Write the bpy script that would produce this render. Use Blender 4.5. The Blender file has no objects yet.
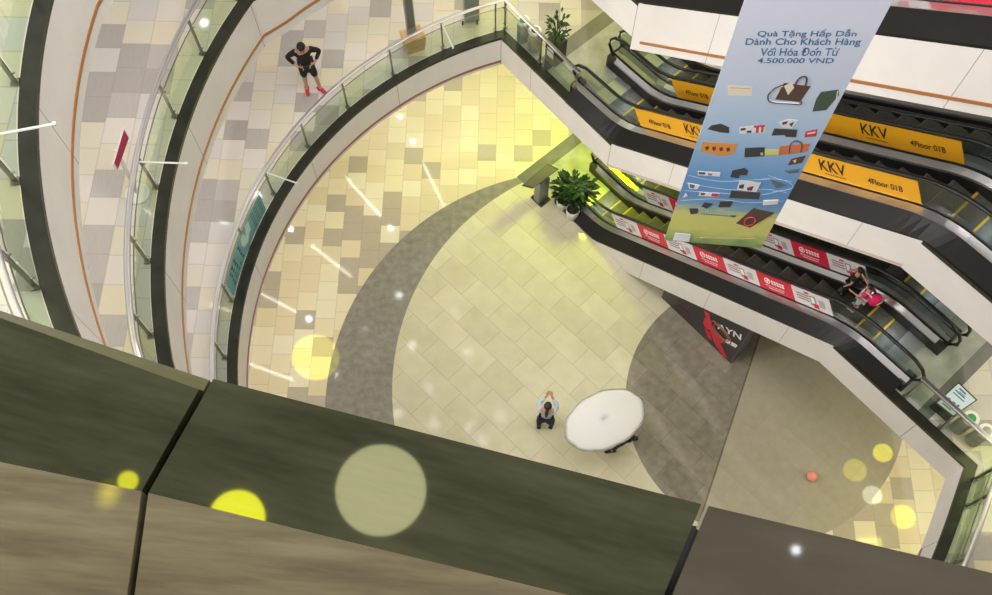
import bpy, bmesh, math, random
from mathutils import Vector, Matrix
from mathutils.geometry import tessellate_polygon
random.seed(7)
PI = math.pi
S = bpy.context.scene
C = S.collection

# ------------------------------------------------------------------ helpers
def lin(r, g, b):
    f = lambda c: (c/255/12.92) if c/255 <= .04045 else ((c/255+.055)/1.055)**2.4
    return (f(r), f(g), f(b), 1)

MATS = {}
def mat(name, col, rough=.5, metal=0, noise=0, nscale=8, stretch=(1, 1, 1), emit=0, spec=.5, trans=0, coat=0):
    if name in MATS: return MATS[name]
    m = bpy.data.materials.new(name); m.use_nodes = True
    nt = m.node_tree; b = nt.nodes['Principled BSDF']
    c = col if len(col) == 4 else (*col, 1)
    b.inputs['Base Color'].default_value = c
    b.inputs['Roughness'].default_value = rough; b.inputs['Metallic'].default_value = metal
    b.inputs['Specular IOR Level'].default_value = spec
    b.inputs['Coat Weight'].default_value = coat; b.inputs['Coat Roughness'].default_value = .02
    if noise:
        tc = nt.nodes.new('ShaderNodeTexCoord'); mp = nt.nodes.new('ShaderNodeMapping')
        mp.inputs['Scale'].default_value = stretch
        n = nt.nodes.new('ShaderNodeTexNoise'); n.inputs['Scale'].default_value = nscale; n.inputs['Detail'].default_value = 5
        r = nt.nodes.new('ShaderNodeValToRGB')
        r.color_ramp.elements[0].position = .3; r.color_ramp.elements[1].position = .7
        r.color_ramp.elements[0].color = tuple(x*(1-noise) for x in c[:3])+(1,)
        r.color_ramp.elements[1].color = tuple(min(1, x*(1+noise)) for x in c[:3])+(1,)
        L = nt.links.new
        L(tc.outputs['Object'], mp.inputs['Vector']); L(mp.outputs[0], n.inputs['Vector']); L(n.outputs[0], r.inputs[0]); L(r.outputs[0], b.inputs['Base Color'])
    if emit:
        b.inputs['Emission Color'].default_value = c; b.inputs['Emission Strength'].default_value = emit
    MATS[name] = m
    return m

def glass_mat(name, tint, refl=.06):
    m = bpy.data.materials.new(name); m.use_nodes = True; nt = m.node_tree; nt.nodes.clear()
    o = nt.nodes.new('ShaderNodeOutputMaterial'); t = nt.nodes.new('ShaderNodeBsdfTransparent'); g = nt.nodes.new('ShaderNodeBsdfGlossy')
    t.inputs[0].default_value = (*tint, 1); g.inputs[0].default_value = (1, 1, 1, 1); g.inputs['Roughness'].default_value = .02
    f = nt.nodes.new('ShaderNodeFresnel'); f.inputs[0].default_value = 1.45
    mx = nt.nodes.new('ShaderNodeMixShader'); L = nt.links.new
    ge = nt.nodes.new('ShaderNodeNewGeometry'); mu = nt.nodes.new('ShaderNodeMath'); mu.operation = 'MULTIPLY'; inv = nt.nodes.new('ShaderNodeMath'); inv.operation = 'SUBTRACT'; inv.inputs[0].default_value = 1
    L(ge.outputs['Backfacing'], inv.inputs[1]); L(inv.outputs[0], mu.inputs[0]); L(f.outputs[0], mu.inputs[1])
    L(mu.outputs[0], mx.inputs[0]); L(t.outputs[0], mx.inputs[1]); L(g.outputs[0], mx.inputs[2]); L(mx.outputs[0], o.inputs[0])
    return m

class N:                                     # tiny node-expression builder
    def __init__(s, m): s.nt = m.node_tree
    def val(s, inp, x):
        if isinstance(x, (int, float)): inp.default_value = x
        elif isinstance(x, tuple): inp.default_value = x if len(x) == len(inp.default_value) else x[:3]
        else: s.nt.links.new(x, inp)
    def m(s, op, a, b=0.0):
        n = s.nt.nodes.new('ShaderNodeMath'); n.operation = op; s.val(n.inputs[0], a); s.val(n.inputs[1], b); return n.outputs[0]
    def mix(s, f, a, b, mode='MIX'):
        n = s.nt.nodes.new('ShaderNodeMix'); n.data_type = 'RGBA'; n.blend_type = mode
        s.val(n.inputs[0], f); s.val(n.inputs[6], a); s.val(n.inputs[7], b); return n.outputs[2]
    def xyz(s, x, y, z=0.0):
        n = s.nt.nodes.new('ShaderNodeCombineXYZ'); s.val(n.inputs[0], x); s.val(n.inputs[1], y); s.val(n.inputs[2], z); return n.outputs[0]
    def white(s, v):
        n = s.nt.nodes.new('ShaderNodeTexWhiteNoise'); s.val(n.inputs['Vector'], v); return n.outputs['Value']
    def noise(s, v, sc, det=4):
        n = s.nt.nodes.new('ShaderNodeTexNoise'); s.val(n.inputs['Vector'], v); n.inputs['Scale'].default_value = sc; n.inputs['Detail'].default_value = det; return n.outputs[0]
    def ramp(s, f, stops, const=False):
        n = s.nt.nodes.new('ShaderNodeValToRGB'); cr = n.color_ramp
        if const: cr.interpolation = 'CONSTANT'
        while len(cr.elements) < len(stops): cr.elements.new(.5)
        for e, (p, c) in zip(cr.elements, stops): e.position = p; e.color = c
        s.val(n.inputs[0], f); return n.outputs[0]

def base(name, bm_or_me, m, parent=None, local=False, smooth=False):
    if isinstance(bm_or_me, bmesh.types.BMesh):
        me = bpy.data.meshes.new(name); bmesh.ops.recalc_face_normals(bm_or_me, faces=bm_or_me.faces)
        bm_or_me.to_mesh(me); bm_or_me.free()
    else: me = bm_or_me; me.name = name
    for x in (m if isinstance(m, (list, tuple)) else [m]): me.materials.append(x)
    if smooth:
        for p in me.polygons: p.use_smooth = True
    o = bpy.data.objects.new(name, me); C.objects.link(o)
    if parent:
        o.parent = parent
        if not local and parent.type == 'EMPTY': o.matrix_parent_inverse = Matrix.Translation(-parent.location)
    return o
obj = base
def thing(name, label, cat, loc=(0, 0, 0), rz=0, group=None):
    o = bpy.data.objects.new(name, None); C.objects.link(o); o.location = loc; o.rotation_euler = (0, 0, rz)
    o.empty_display_size = .2
    o['label'] = label; o['category'] = cat
    if group: o['group'] = group
    return o
def tag(o, label, cat, group=None):
    o['label'] = label; o['category'] = cat
    if group: o['group'] = group
    return o
def struct(name, bm, m, smooth=False):
    o = base(name, bm, m, smooth=smooth); o['kind'] = 'structure'; return o
def dup(root, off, label, group=None, skip=()):
    r = root.copy(); C.objects.link(r); r.location = root.location+Vector(off); r['label'] = label
    if group: r['group'] = group
    for ch in list(root.children):
        if ch.name.split('.')[0] in skip: continue
        c = ch.copy(); C.objects.link(c); c.parent = r; c.matrix_parent_inverse = ch.matrix_parent_inverse.copy()
        for g in ch.children:
            d = g.copy(); C.objects.link(d); d.parent = c; d.matrix_parent_inverse = g.matrix_parent_inverse.copy()
    return r

def quadgrid(bm, rings, closed_ring=True, closed_path=False, caps=True, mi=0):
    vs = [[bm.verts.new(p) for p in r] for r in rings]; n = len(vs[0])
    rng = range(len(vs)) if closed_path else range(len(vs)-1)
    for i in rng:
        a, b = vs[i], vs[(i+1) % len(vs)]
        for j in range(n if closed_ring else n-1):
            f = bm.faces.new((a[j], a[(j+1) % n], b[(j+1) % n], b[j])); f.material_index = mi
    if caps and closed_ring and not closed_path:
        for r in (vs[0], vs[-1]):
            f = bm.faces.new(r); f.material_index = mi
    return bm
def box(bm, c, d, rz=0, mi=0, M=None):
    R = Matrix.Rotation(rz, 3, 'Z'); c = Vector(c); vs = []
    for z in (-1, 1):
        for x, y in ((-1, -1), (1, -1), (1, 1), (-1, 1)):
            p = c+R @ Vector((x*d[0]/2, y*d[1]/2, z*d[2]/2))
            vs.append(bm.verts.new(M @ p if M else p))
    for q in ((0, 3, 2, 1), (4, 5, 6, 7), (0, 1, 5, 4), (1, 2, 6, 5), (2, 3, 7, 6), (3, 0, 4, 7)):
        f = bm.faces.new([vs[i] for i in q]); f.material_index = mi
    return bm
def tube(bm, pts, r, n=8, closed=False, flat=1, mi=0):
    pts = [Vector(p) for p in pts]; rings = []
    for i, p in enumerate(pts):
        a = pts[i-1] if (i or closed) else p; b = pts[(i+1) % len(pts)] if (i < len(pts)-1 or closed) else p
        t = (b-a).normalized(); up = Vector((0, 0, 1)) if abs(t.z) < .95 else Vector((1, 0, 0))
        sx = t.cross(up).normalized(); sy = sx.cross(t)
        rr = r[i] if isinstance(r, (list, tuple)) else r
        rings.append([p+sx*math.cos(2*PI*k/n)*rr+sy*math.sin(2*PI*k/n)*rr*flat for k in range(n)])
    return quadgrid(bm, rings, True, closed, True, mi)
def lathe(bm, prof, c=(0, 0, 0), n=24, mi=0):
    rings = [[(c[0]+r*math.cos(2*PI*k/n), c[1]+r*math.sin(2*PI*k/n), c[2]+z) for k in range(n)] for r, z in prof]
    return quadgrid(bm, rings, True, False, True, mi)
def prism(bm, poly, z0, z1, mi=0):
    a = [bm.verts.new((x, y, z0)) for x, y in poly]; b = [bm.verts.new((x, y, z1)) for x, y in poly]; n = len(a)
    for f in ([bm.faces.new(a[::-1]), bm.faces.new(b)]+[bm.faces.new((a[i], a[(i+1) % n], b[(i+1) % n], b[i])) for i in range(n)]): f.material_index = mi
    return bm
def hexa(bm, top, bot, mi=0):
    a = [bm.verts.new(p) for p in bot]; b = [bm.verts.new(p) for p in top]; n = len(a)
    for f in ([bm.faces.new(a[::-1]), bm.faces.new(b)]+[bm.faces.new((a[i], a[(i+1) % n], b[(i+1) % n], b[i])) for i in range(n)]): f.material_index = mi
    return bm
def nb(): return bmesh.new()
def text_mesh(s, width, M, size=1, depth=.0, bold=0, height=None):
    cu = bpy.data.curves.new('t', 'FONT'); cu.body = s; cu.align_x = 'CENTER'; cu.align_y = 'CENTER'; cu.offset = bold; cu.size = 1
    o = bpy.data.objects.new('t', cu); C.objects.link(o)
    dg = bpy.context.evaluated_depsgraph_get(); me = bpy.data.meshes.new_from_object(o.evaluated_get(dg))
    bpy.data.objects.remove(o)
    xs = [v.co.x for v in me.vertices]; ys = [v.co.y for v in me.vertices]
    k = width/(max(xs)-min(xs)); ky = height/(max(ys)-min(ys)) if height else k
    cx, cy = (max(xs)+min(xs))/2, (max(ys)+min(ys))/2
    for v in me.vertices: v.co = M @ Vector(((v.co.x-cx)*k, (v.co.y-cy)*ky, 0))
    return me
def join(name, meshes):
    bm = nb()
    for m in meshes: bm.from_mesh(m)
    return bm
def smoothpath(pts, n=6):
    out = []; P = [Vector(p) for p in pts]
    for i in range(len(P)-1):
        p0 = P[max(i-1, 0)]; p1 = P[i]; p2 = P[i+1]; p3 = P[min(i+2, len(P)-1)]
        for k in range(n):
            t = k/n
            out.append(.5*((2*p1)+(p2-p0)*t+(2*p0-5*p1+4*p2-p3)*t*t+(3*p1-p0-3*p2+p3)*t**3))
    return out+[P[-1]]

# ------------------------------------------------------------------ camera
cam = bpy.data.cameras.new('camera'); co = bpy.data.objects.new('camera', cam); C.objects.link(co)
cam.sensor_width = 36; cam.lens = 36*1000/992; cam.clip_start = .05; cam.clip_end = 200
CZ = 23.4; TILT = math.atan(.447)
co.location = (0, 0, CZ); co.rotation_euler = (TILT, 0, 0); S.camera = co
S.view_settings.view_transform = 'Standard'; S.view_settings.look = 'None'; S.view_settings.gamma = 1
S.view_settings.use_curve_mapping = False; S.view_settings.exposure = 0.0

# escalator run axes on plan: s runs up the escalators, v runs away from the void edge
UX, UY = .6645, -.7473; VX, VY = .7473, .6645; SANG = math.atan2(UY, UX)
def Q(s, v, z=0): return Vector((s*UX+v*VX, s*UY+v*VY, z))
ROTQ = Matrix.Rotation(SANG, 4, 'Z')
ST = 4.6                                    # storey height
LEVELS = (4.6, 9.2, 13.65)

# ------------------------------------------------------------------ materials
M_kerb = mat('black_granite', lin(42, 42, 35), .25, noise=.25, nscale=3, spec=.35)
M_white = mat('white_steel', (.76, .73, .70), .45)
M_copper = mat('copper_trim', lin(176, 120, 72), .35, .3)
M_rose = mat('rose_trim', lin(150, 92, 84), .4, .2)
M_chrome = mat('chrome', (.62, .60, .60), .38, 1)
M_post = mat('brushed_post', (.30, .29, .26), .3, 1)
M_black = mat('black_cladding', lin(24, 22, 21), .4, noise=.15, nscale=2, spec=.3)
M_deck = mat('deck_steel', (.62, .60, .60), .28, .9)
M_skirt = mat('skirt', lin(30, 29, 28), .4)
M_step = mat('step_metal', lin(98, 95, 84), .5, .2, noise=.2, nscale=14, stretch=(1, 1, 1))
M_riser = mat('step_riser', lin(72, 69, 61), .5, .2)
M_yel = mat('yellow_line', lin(205, 170, 40), .5)
M_rubber = mat('rubber', lin(22, 22, 24), .35)
M_comb = mat('comb_steel', (.5, .52, .52), .3, .6)
M_glass = glass_mat('rail_glass', (.88, .93, .875)); M_eglass = glass_mat('escalator_glass', (.80, .84, .84))
M_orange = mat('orange_panel', lin(222, 160, 24), .45)
M_red = mat('red_panel', lin(208, 36, 62), .45)
M_pw = mat('white_panel', lin(222, 214, 216), .45)
M_ink = mat('black_ink', lin(40, 30, 18), .5)
M_wink = mat('white_ink', (.85, .82, .82), .5)
M_gink = mat('grey_ink', lin(130, 120, 124), .5)
M_skin = mat('skin', lin(196, 150, 122), .5)
M_hair = mat('black_hair', lin(30, 24, 22), .5)
M_clothblack = mat('black_cloth', lin(28, 28, 30), .8)
M_whitecloth = mat('white_cloth', (.8, .8, .82), .8)
M_bluecloth = mat('pale_blue_cloth', lin(190, 205, 222), .8)
M_pinkcloth = mat('pink_cloth', lin(228, 30, 100), .7)
M_redshoe = mat('red_shoe', lin(190, 30, 50), .6)
M_pot = mat('white_pot', (.78, .77, .72), .35)
M_soil = mat('soil', lin(58, 44, 32), .9, noise=.5, nscale=40)
M_leaf = mat('leaf', lin(34, 60, 28), .4, noise=.35, nscale=12)
M_leaf2 = mat('leaf_light', lin(60, 92, 40), .4, noise=.35, nscale=12)
M_screen = mat('kiosk_screen', lin(98, 94, 90), .2)
M_grey = mat('grey_metal', lin(140, 142, 142), .35, .4)
M_dark = mat('dark_box', lin(40, 38, 36), .4)
M_wood = mat('pale_wood', lin(200, 162, 110), .5, noise=.2, nscale=4, stretch=(1, 1, 8))
M_bin = mat('bin_steel', lin(168, 164, 154), .4, .3)
M_lid = mat('white_lid', (.8, .8, .78), .4)
M_greenlid = mat('green_opening', lin(50, 150, 80), .5)
M_fascia = bpy.data.materials.new('fascia_panels'); M_fascia.use_nodes = True
n = N(M_fascia); b = M_fascia.node_tree.nodes['Principled BSDF']; b.inputs['Roughness'].default_value = .45
uv = M_fascia.node_tree.nodes.new('ShaderNodeTexCoord'); sp = M_fascia.node_tree.nodes.new('ShaderNodeSeparateXYZ'); M_fascia.node_tree.links.new(uv.outputs['UV'], sp.inputs[0])
seam = n.m('LESS_THAN', n.m('FRACT', sp.outputs[0]), .006)
nz = n.noise(uv.outputs['Object'], 1.5)
M_fascia.node_tree.links.new(n.mix(seam, n.ramp(nz, [(.3, (.70, .665, .64, 1)), (.7, (.76, .725, .70, 1))]), (.3, .28, .27, 1)), b.inputs['Base Color'])

def floor_material(name, ground):
    m = bpy.data.materials.new(name); m.use_nodes = True; nt = m.node_tree; n = N(m); b = nt.nodes['Principled BSDF']
    tc = nt.nodes.new('ShaderNodeTexCoord'); sp = nt.nodes.new('ShaderNodeSeparateXYZ'); nt.links.new(tc.outputs['Object'], sp.inputs[0])
    X, Y = sp.outputs[0], sp.outputs[1]; P = tc.outputs['Object']
    ca, sa = math.cos(math.radians(1.0)), math.sin(math.radians(1.0))
    tx = n.m('ADD', n.m('SUBTRACT', n.m('MULTIPLY', X, ca), n.m('MULTIPLY', Y, sa)), .04+.22+50)
    ty = n.m('ADD', n.m('ADD', n.m('MULTIPLY', X, sa), n.m('MULTIPLY', Y, ca)), 50)
    cx = n.m('DIVIDE', tx, .5); col = n.m('FLOOR', cx); fx = n.m('SUBTRACT', cx, col)
    off = n.white(n.xyz(col, 3.3, 1.7))
    cy = n.m('ADD', n.m('DIVIDE', ty, .515), off); row = n.m('FLOOR', cy); fy = n.m('SUBTRACT', cy, row)
    rnd = n.white(n.xyz(col, row, 5.1))
    if ground: st = [(0, lin(226, 214, 182)), (.22, lin(216, 203, 168)), (.45, lin(220, 204, 172)), (.62, lin(228, 219, 192)), (.76, lin(188, 177, 156))]
    else: st = [(0, lin(216, 208, 200)), (.2, lin(218, 206, 182)), (.36, lin(206, 200, 196)), (.52, lin(214, 207, 186)), (.70, lin(178, 170, 165)), (.86, lin(192, 184, 180))]
    tile = n.ramp(rnd, st, True)
    isg = n.m('GREATER_THAN', rnd, .76 if ground else .70)
    fine = n.noise(n.xyz(n.m('MULTIPLY', X, 60 if not ground else 8), n.m('MULTIPLY', Y, 4 if not ground else 60), rnd), 1, 2)
    tile = n.mix(n.m('MULTIPLY', n.m('MULTIPLY', fine, isg), .38), tile, (.22, .2, .19, 1))
    tile = n.mix(n.m('MULTIPLY', n.noise(P, 9), .12), tile, (.5, .42, .3, 1))
    g = n.m('MAXIMUM', n.m('LESS_THAN', n.m('MINIMUM', fx, fy), .02), n.m('GREATER_THAN', n.m('MAXIMUM', fx, fy), .985))
    col_ = n.mix(n.m('MULTIPLY', g, .35), tile, (.3, .26, .2, 1))
    s_ = n.m('ADD', n.m('MULTIPLY', X, UX), n.m('MULTIPLY', Y, UY)); v_ = n.m('ADD', n.m('MULTIPLY', X, VX), n.m('MULTIPLY', Y, VY))
    AND = lambda *a: a[0] if len(a) == 1 else n.m('MULTIPLY', a[0], AND(*a[1:]))
    GT = lambda a, k: n.m('GREATER_THAN', a, k); LT = lambda a, k: n.m('LESS_THAN', a, k); NOT = lambda a: n.m('SUBTRACT', 1.0, a)
    conc = n.noise(P, 2.5, 6)
    if ground:
        def disc(c, r):
            dx = n.m('SUBTRACT', X, c[0]); dy = n.m('SUBTRACT', Y, c[1])
            return LT(n.m('ADD', n.m('MULTIPLY', dx, dx), n.m('MULTIPLY', dy, dy)), r*r)
        A = n.m('MULTIPLY', n.m('ADD', X, Y), .7071); B = n.m('MULTIPLY', n.m('SUBTRACT', Y, X), .7071)
        rb = n.m('FLOOR', n.m('DIVIDE', A, .62)); sh = n.m('MULTIPLY', n.m('FRACT', n.m('MULTIPLY', rb, .5)), 1.0)
        fa = n.m('FRACT', n.m('DIVIDE', A, .62)); fb = n.m('FRACT', n.m('ADD', n.m('DIVIDE', B, .95), sh))
        line = n.m('MAXIMUM', LT(fa, .03), LT(fb, .02))
        slab = n.white(n.xyz(rb, n.m('FLOOR', n.m('ADD', n.m('DIVIDE', B, .95), sh)), 2.0))
        cream = n.ramp(n.m('ADD', n.m('MULTIPLY', conc, .7), n.m('MULTIPLY', slab, .3)), [(.2, lin(194, 187, 158)), (.8, lin(214, 207, 180))])
        cream = n.mix(n.m('MULTIPLY', line, .28), cream, lin(120, 112, 90))
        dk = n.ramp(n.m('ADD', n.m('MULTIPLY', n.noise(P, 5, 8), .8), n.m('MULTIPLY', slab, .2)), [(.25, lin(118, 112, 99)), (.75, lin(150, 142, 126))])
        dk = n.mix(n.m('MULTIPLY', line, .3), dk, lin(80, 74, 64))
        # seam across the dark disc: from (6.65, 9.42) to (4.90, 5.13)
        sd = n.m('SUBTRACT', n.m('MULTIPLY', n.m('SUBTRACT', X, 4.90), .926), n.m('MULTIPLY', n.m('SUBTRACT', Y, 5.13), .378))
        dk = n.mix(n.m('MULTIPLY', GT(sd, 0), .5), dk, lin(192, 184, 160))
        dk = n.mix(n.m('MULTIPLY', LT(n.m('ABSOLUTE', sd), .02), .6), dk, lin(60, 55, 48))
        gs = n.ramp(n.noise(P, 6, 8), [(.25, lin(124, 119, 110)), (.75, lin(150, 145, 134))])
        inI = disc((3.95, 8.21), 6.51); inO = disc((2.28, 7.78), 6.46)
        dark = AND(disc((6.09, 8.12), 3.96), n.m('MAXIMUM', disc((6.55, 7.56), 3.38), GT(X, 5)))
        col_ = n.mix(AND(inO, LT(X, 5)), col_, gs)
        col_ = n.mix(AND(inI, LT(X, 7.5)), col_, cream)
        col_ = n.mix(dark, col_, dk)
    stone = n.ramp(conc, [(.3, lin(150, 152, 142)), (.7, lin(186, 188, 176))]); gst = n.ramp(conc, [(.3, lin(100, 100, 94)), (.7, lin(120, 120, 112))])
    land = AND(GT(s_, -9.75), LT(s_, -7.0 if ground else 1.05), GT(v_, 10.14 if ground else 9.8), LT(v_, 14))
    col_ = n.mix(land, col_, stone)
    band = AND(GT(s_, -10.12), LT(s_, -9.75))
    if not ground: band = n.m('MAXIMUM', band, AND(GT(s_, 1.03), LT(s_, 1.29)))
    col_ = n.mix(AND(band, GT(v_, 9.75), LT(v_, 16)), col_, gst)
    nt.links.new(col_, b.inputs['Base Color'])
    b.inputs['Roughness'].default_value = .07; b.inputs['Specular IOR Level'].default_value = .45
    return m
M_ground = floor_material('ground_tiles', True); M_upper = floor_material('gallery_tiles', False)

# ------------------------------------------------------------------ plan of the void
def arc(c, r, a0, a1, n): return [(c[0]+r*math.cos(math.radians(a0+(a1-a0)*k/n)), c[1]+r*math.sin(math.radians(a0+(a1-a0)*k/n))) for k in range(n+1)]
TL = (0.13, 15.03); TR = (8.98, 4.85)
TAIL = [(-2.6, 1.5), (-.9, .45), (1.2, -.05), (3.6, -.05), (5.6, .6), (6.9, 1.6), (7.8, 2.75), (8.35, 3.65)]
sp2 = lambda pts, n=5: [(p.x, p.y) for p in smoothpath([(x, y, 0) for x, y in pts], n)]
loopC = arc((2.55, 7.65), 7.76, 108.2, 214, 44)
loopB = sp2([TL, (-1.9, 14.15), (-3.35, 13.1), (-4.0, 12.5)]) + arc((4.31, 8.06), 9.62, 154.5, 196.5, 26)+[(-4.5, 4.3)]
loopA = sp2([TL, (-1.9, 14.2), (-3.4, 13.1), (-4.5, 11.6), (-5.15, 10.1)])+arc((3.57, 8.24), 9.05, 174, 208, 22)
LOOPS = []; ARCS = []
for lp in (loopC, loopB, loopA):
    tail = sp2([lp[-1], (-3.75, 2.9)]+TAIL+[(8.98, 4.85)], 5)[1:]
    right_end = Q(-.95, 9.95); left_end = Q(-7.35, 9.95)
    ARCS.append((2, len(lp)+1))
    LOOPS.append([(left_end.x, left_end.y)]+[tuple(p) for p in lp]+tail+[(right_end.x, right_end.y)])
def normals(pts):
    """miter offset directions pointing out of the void (path runs counter-clockwise)"""
    out = []
    for i, p in enumerate(pts):
        a = Vector(pts[max(i-1, 0)]); b_ = Vector(pts[min(i+1, len(pts)-1)]); p = Vector(p)
        d1 = (p-a).normalized() if i else (b_-p).normalized(); d2 = (b_-p).normalized() if i < len(pts)-1 else d1
        n1 = Vector((d1.y, -d1.x)); n2 = Vector((d2.y, -d2.x)); m = (n1+n2).normalized(); out.append(m/max(.4, m.dot(n1)))
    return out
def offset(pts, d): return [tuple(Vector(p)+nn*d) for p, nn in zip(pts, normals(pts))]
def band(pts, o0, o1, z0, z1, bm=None, uv=None, sl=slice(None)):
    bm = bm or nb(); a = offset(pts, o0)[sl]; b_ = offset(pts, o1)[sl]; pts = pts[sl]
    quadgrid(bm, [[(*p, z0), (*p, z1), (*q, z1), (*q, z0)] for p, q in zip(a, b_)])
    if uv:
        l = bm.loops.layers.uv.new('UVMap'); acc = [0]
        for i in range(1, len(pts)): acc.append(acc[-1]+(Vector(pts[i])-Vector(pts[i-1])).length)
        bm.verts.ensure_lookup_table(); bm.verts.index_update()
        for f in bm.faces:
            for lo in f.loops: lo[l].uv = (acc[lo.vert.index//4]/uv, lo.vert.co.z)
    return bm
# ground floor
bm = nb(); prism(bm, [(-16, -8), (22, -8), (22, 26), (-16, 26)], -.3, 0); struct('floor', bm, M_ground)
OUT = [(-15, -3), (20, -3), (20, 25), (-15, 25)]
FAS = {4.6: (.85, .99), 9.2: (.99, 1.25), 13.65: (1.06, 1.31)}
rail_paths = []
for lp, z in zip(LOOPS, LEVELS):
    inner = offset(lp, .12); hole = inner[:]
    hole[0] = tuple(Q(-8.3, 10.2).xy); hole[-1] = tuple(Q(.12, 10.2).xy)
    # keep the straight landing edge in line
    hole = [h for h in hole]
    hole = [tuple(Q(-8.3, 10.07).xy)] + [h for h in hole[1:-1]] + [tuple(Q(.12, 10.07).xy), tuple(Q(.12, 13.08).xy), tuple(Q(-8.3, 13.08).xy)]
    polys = [[Vector((*p, 0)) for p in OUT], [Vector((*p, 0)) for p in hole]]
    tri = tessellate_polygon(polys); allp = OUT+hole
    bm = nb(); top = [bm.verts.new((*p, z)) for p in allp]; bot = [bm.verts.new((*p, z-.3)) for p in allp]
    for t in tri: bm.faces.new([top[i] for i in t]); bm.faces.new([bot[i] for i in t][::-1])
    n4 = len(OUT); nh = len(hole)
    for i in range(n4): bm.faces.new((top[i], top[(i+1) % n4], bot[(i+1) % n4], bot[i]))
    for i in range(nh): bm.faces.new((top[n4+i], top[n4+(i+1) % nh], bot[n4+(i+1) % nh], bot[n4+i]))
    struct('floor', bm, M_upper)
    tz, bz = FAS[z]; k0, k1 = 1, len(lp)-2
    iTR = min(range(len(lp)), key=lambda k: (Vector(lp[k])-Vector(TR)).length)
    struct('fascia', band(lp, 0, .12, z-bz, z-.05, uv=2.72, sl=slice(1, iTR-5)), M_fascia)
    struct('fascia', band(lp, 0, .12, z-.92, z-.05, uv=2.72, sl=slice(0, 2)), M_fascia)
    struct('fascia', band(lp, 0, .12, z-.93, z-.05, uv=2.72, sl=slice(iTR-6, None)), M_fascia)
    struct('trim', band(lp, -.012, .02, z-tz-.035, z-tz+.035, sl=slice(1, iTR-5)), M_rose if z == 4.6 else M_copper)
    struct('kerb', band(lp, -.01, .2, z-.05, z+.03), M_kerb)

# ------------------------------------------------------------------ glass railings
def resample(path, d):
    P = [Vector(p) for p in path]; out = [P[0]]; acc = 0
    for a, b_ in zip(P, P[1:]):
        L = (b_-a).length; t = d-acc
        while t <= L: out.append(a+(b_-a)*(t/L)); t += d
        acc = (acc+L) % d if False else L-(t-d)
    return out
def sub_path(path, start, length, fwd=True):
    """part of a polyline from the vertex nearest to start"""
    P = [Vector(p) for p in (path if fwd else path[::-1])]
    i = min(range(len(P)), key=lambda k: (P[k]-Vector(start)).length)
    out = [P[i]]; acc = 0
    for k in range(i+1, len(P)):
        L = (P[k]-P[k-1]).length
        if acc+L > length: out.append(P[k-1]+(P[k]-P[k-1])*((length-acc)/L)); break
        out.append(P[k]); acc += L
    return out
def pt_at(path, d):
    for a, b_ in zip(path, path[1:]):
        L = (b_-a).length
        if d <= L+1e-6: return a+(b_-a)*(d/L), (b_-a).normalized()
        d -= L
    return path[-1], (path[-1]-path[-2]).normalized()
def seg(path, d0, d1):
    out = [pt_at(path, d0)[0]]; acc = 0
    for a, b_ in zip(path, path[1:]):
        acc += (b_-a).length
        if d0+.02 < acc < d1-.02: out.append(b_)
    return out+[pt_at(path, d1)[0]]
def railing(path, z, label, loc, posts, corner=None):
    """path: 2-D polyline at post offset; posts: distances of the posts along it"""
    path = [Vector(p) for p in path]; r = thing('glass_railing', label, 'railing', loc, 0, 'glass railings along the galleries')
    tot = sum((b_-a).length for a, b_ in zip(path, path[1:]))
    bm = nb(); tube(bm, [(*p, z+.97) for p in path], .05, 10, flat=.45); obj('handrail', bm, M_chrome, r, smooth=True)
    ds = [d for d in posts if 0 <= d <= tot]
    for d in ds:
        p, t = pt_at(path, d); nn = Vector((t.y, -t.x)); a = math.atan2(t.y, t.x)
        bm = nb(); box(bm, (p.x, p.y, z+.49), (.022, .05, .94), a)
        box(bm, (p.x, p.y, z+.04), (.09, .1, .02), a)
        for h in (.2, .74): tube(bm, [(*(p+t*.0), z+h), (*(p-nn*.06+t*.0), z+h)], .014, 8)
        obj('post', bm, M_post, r)
    cuts = [0]+[d for d in ds if .15 < d < tot-.15]+[tot]
    for a, b_ in zip(cuts, cuts[1:]):
        sg = seg(path, a+.02, b_-.02); inn = offset([tuple(q) for q in sg], -.045); out_ = offset([tuple(q) for q in sg], -.033)
        bm = nb(); quadgrid(bm, [[(*p, z+.05), (*p, z+.79), (*q, z+.79), (*q, z+.05)] for p, q in zip(inn, out_)])
        g = obj('glass_panel', bm, M_glass, r)
        bm = nb(); tube(bm, [(*((Vector(p)+Vector(q))/2), z+.795) for p, q in zip(inn, out_)], .010, 6)
        obj('edge_channel', bm, M_post, g)
    return r, path
def dist_of(path, q):
    best = (9, 0); acc = 0
    for a, b_ in zip(path, path[1:]):
        L = (b_-a).length; t = max(0, min(1, (Vector(q)-a).dot(b_-a)/L/L)); d = (a+(b_-a)*t-Vector(q)).length
        if d < best[0]: best = (d, acc+t*L)
        acc += L
    return best[1]
def rod(root, a, b_):
    bm = nb(); tube(bm, [a, b_], .016, 8); box(bm, b_, (.04, .04, .04)); obj('flag_arm', bm, mat('white_rod', (.7, .7, .66), .4), root)
oC, oB, oA = (offset(l, .25) for l in LOOPS)
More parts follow.
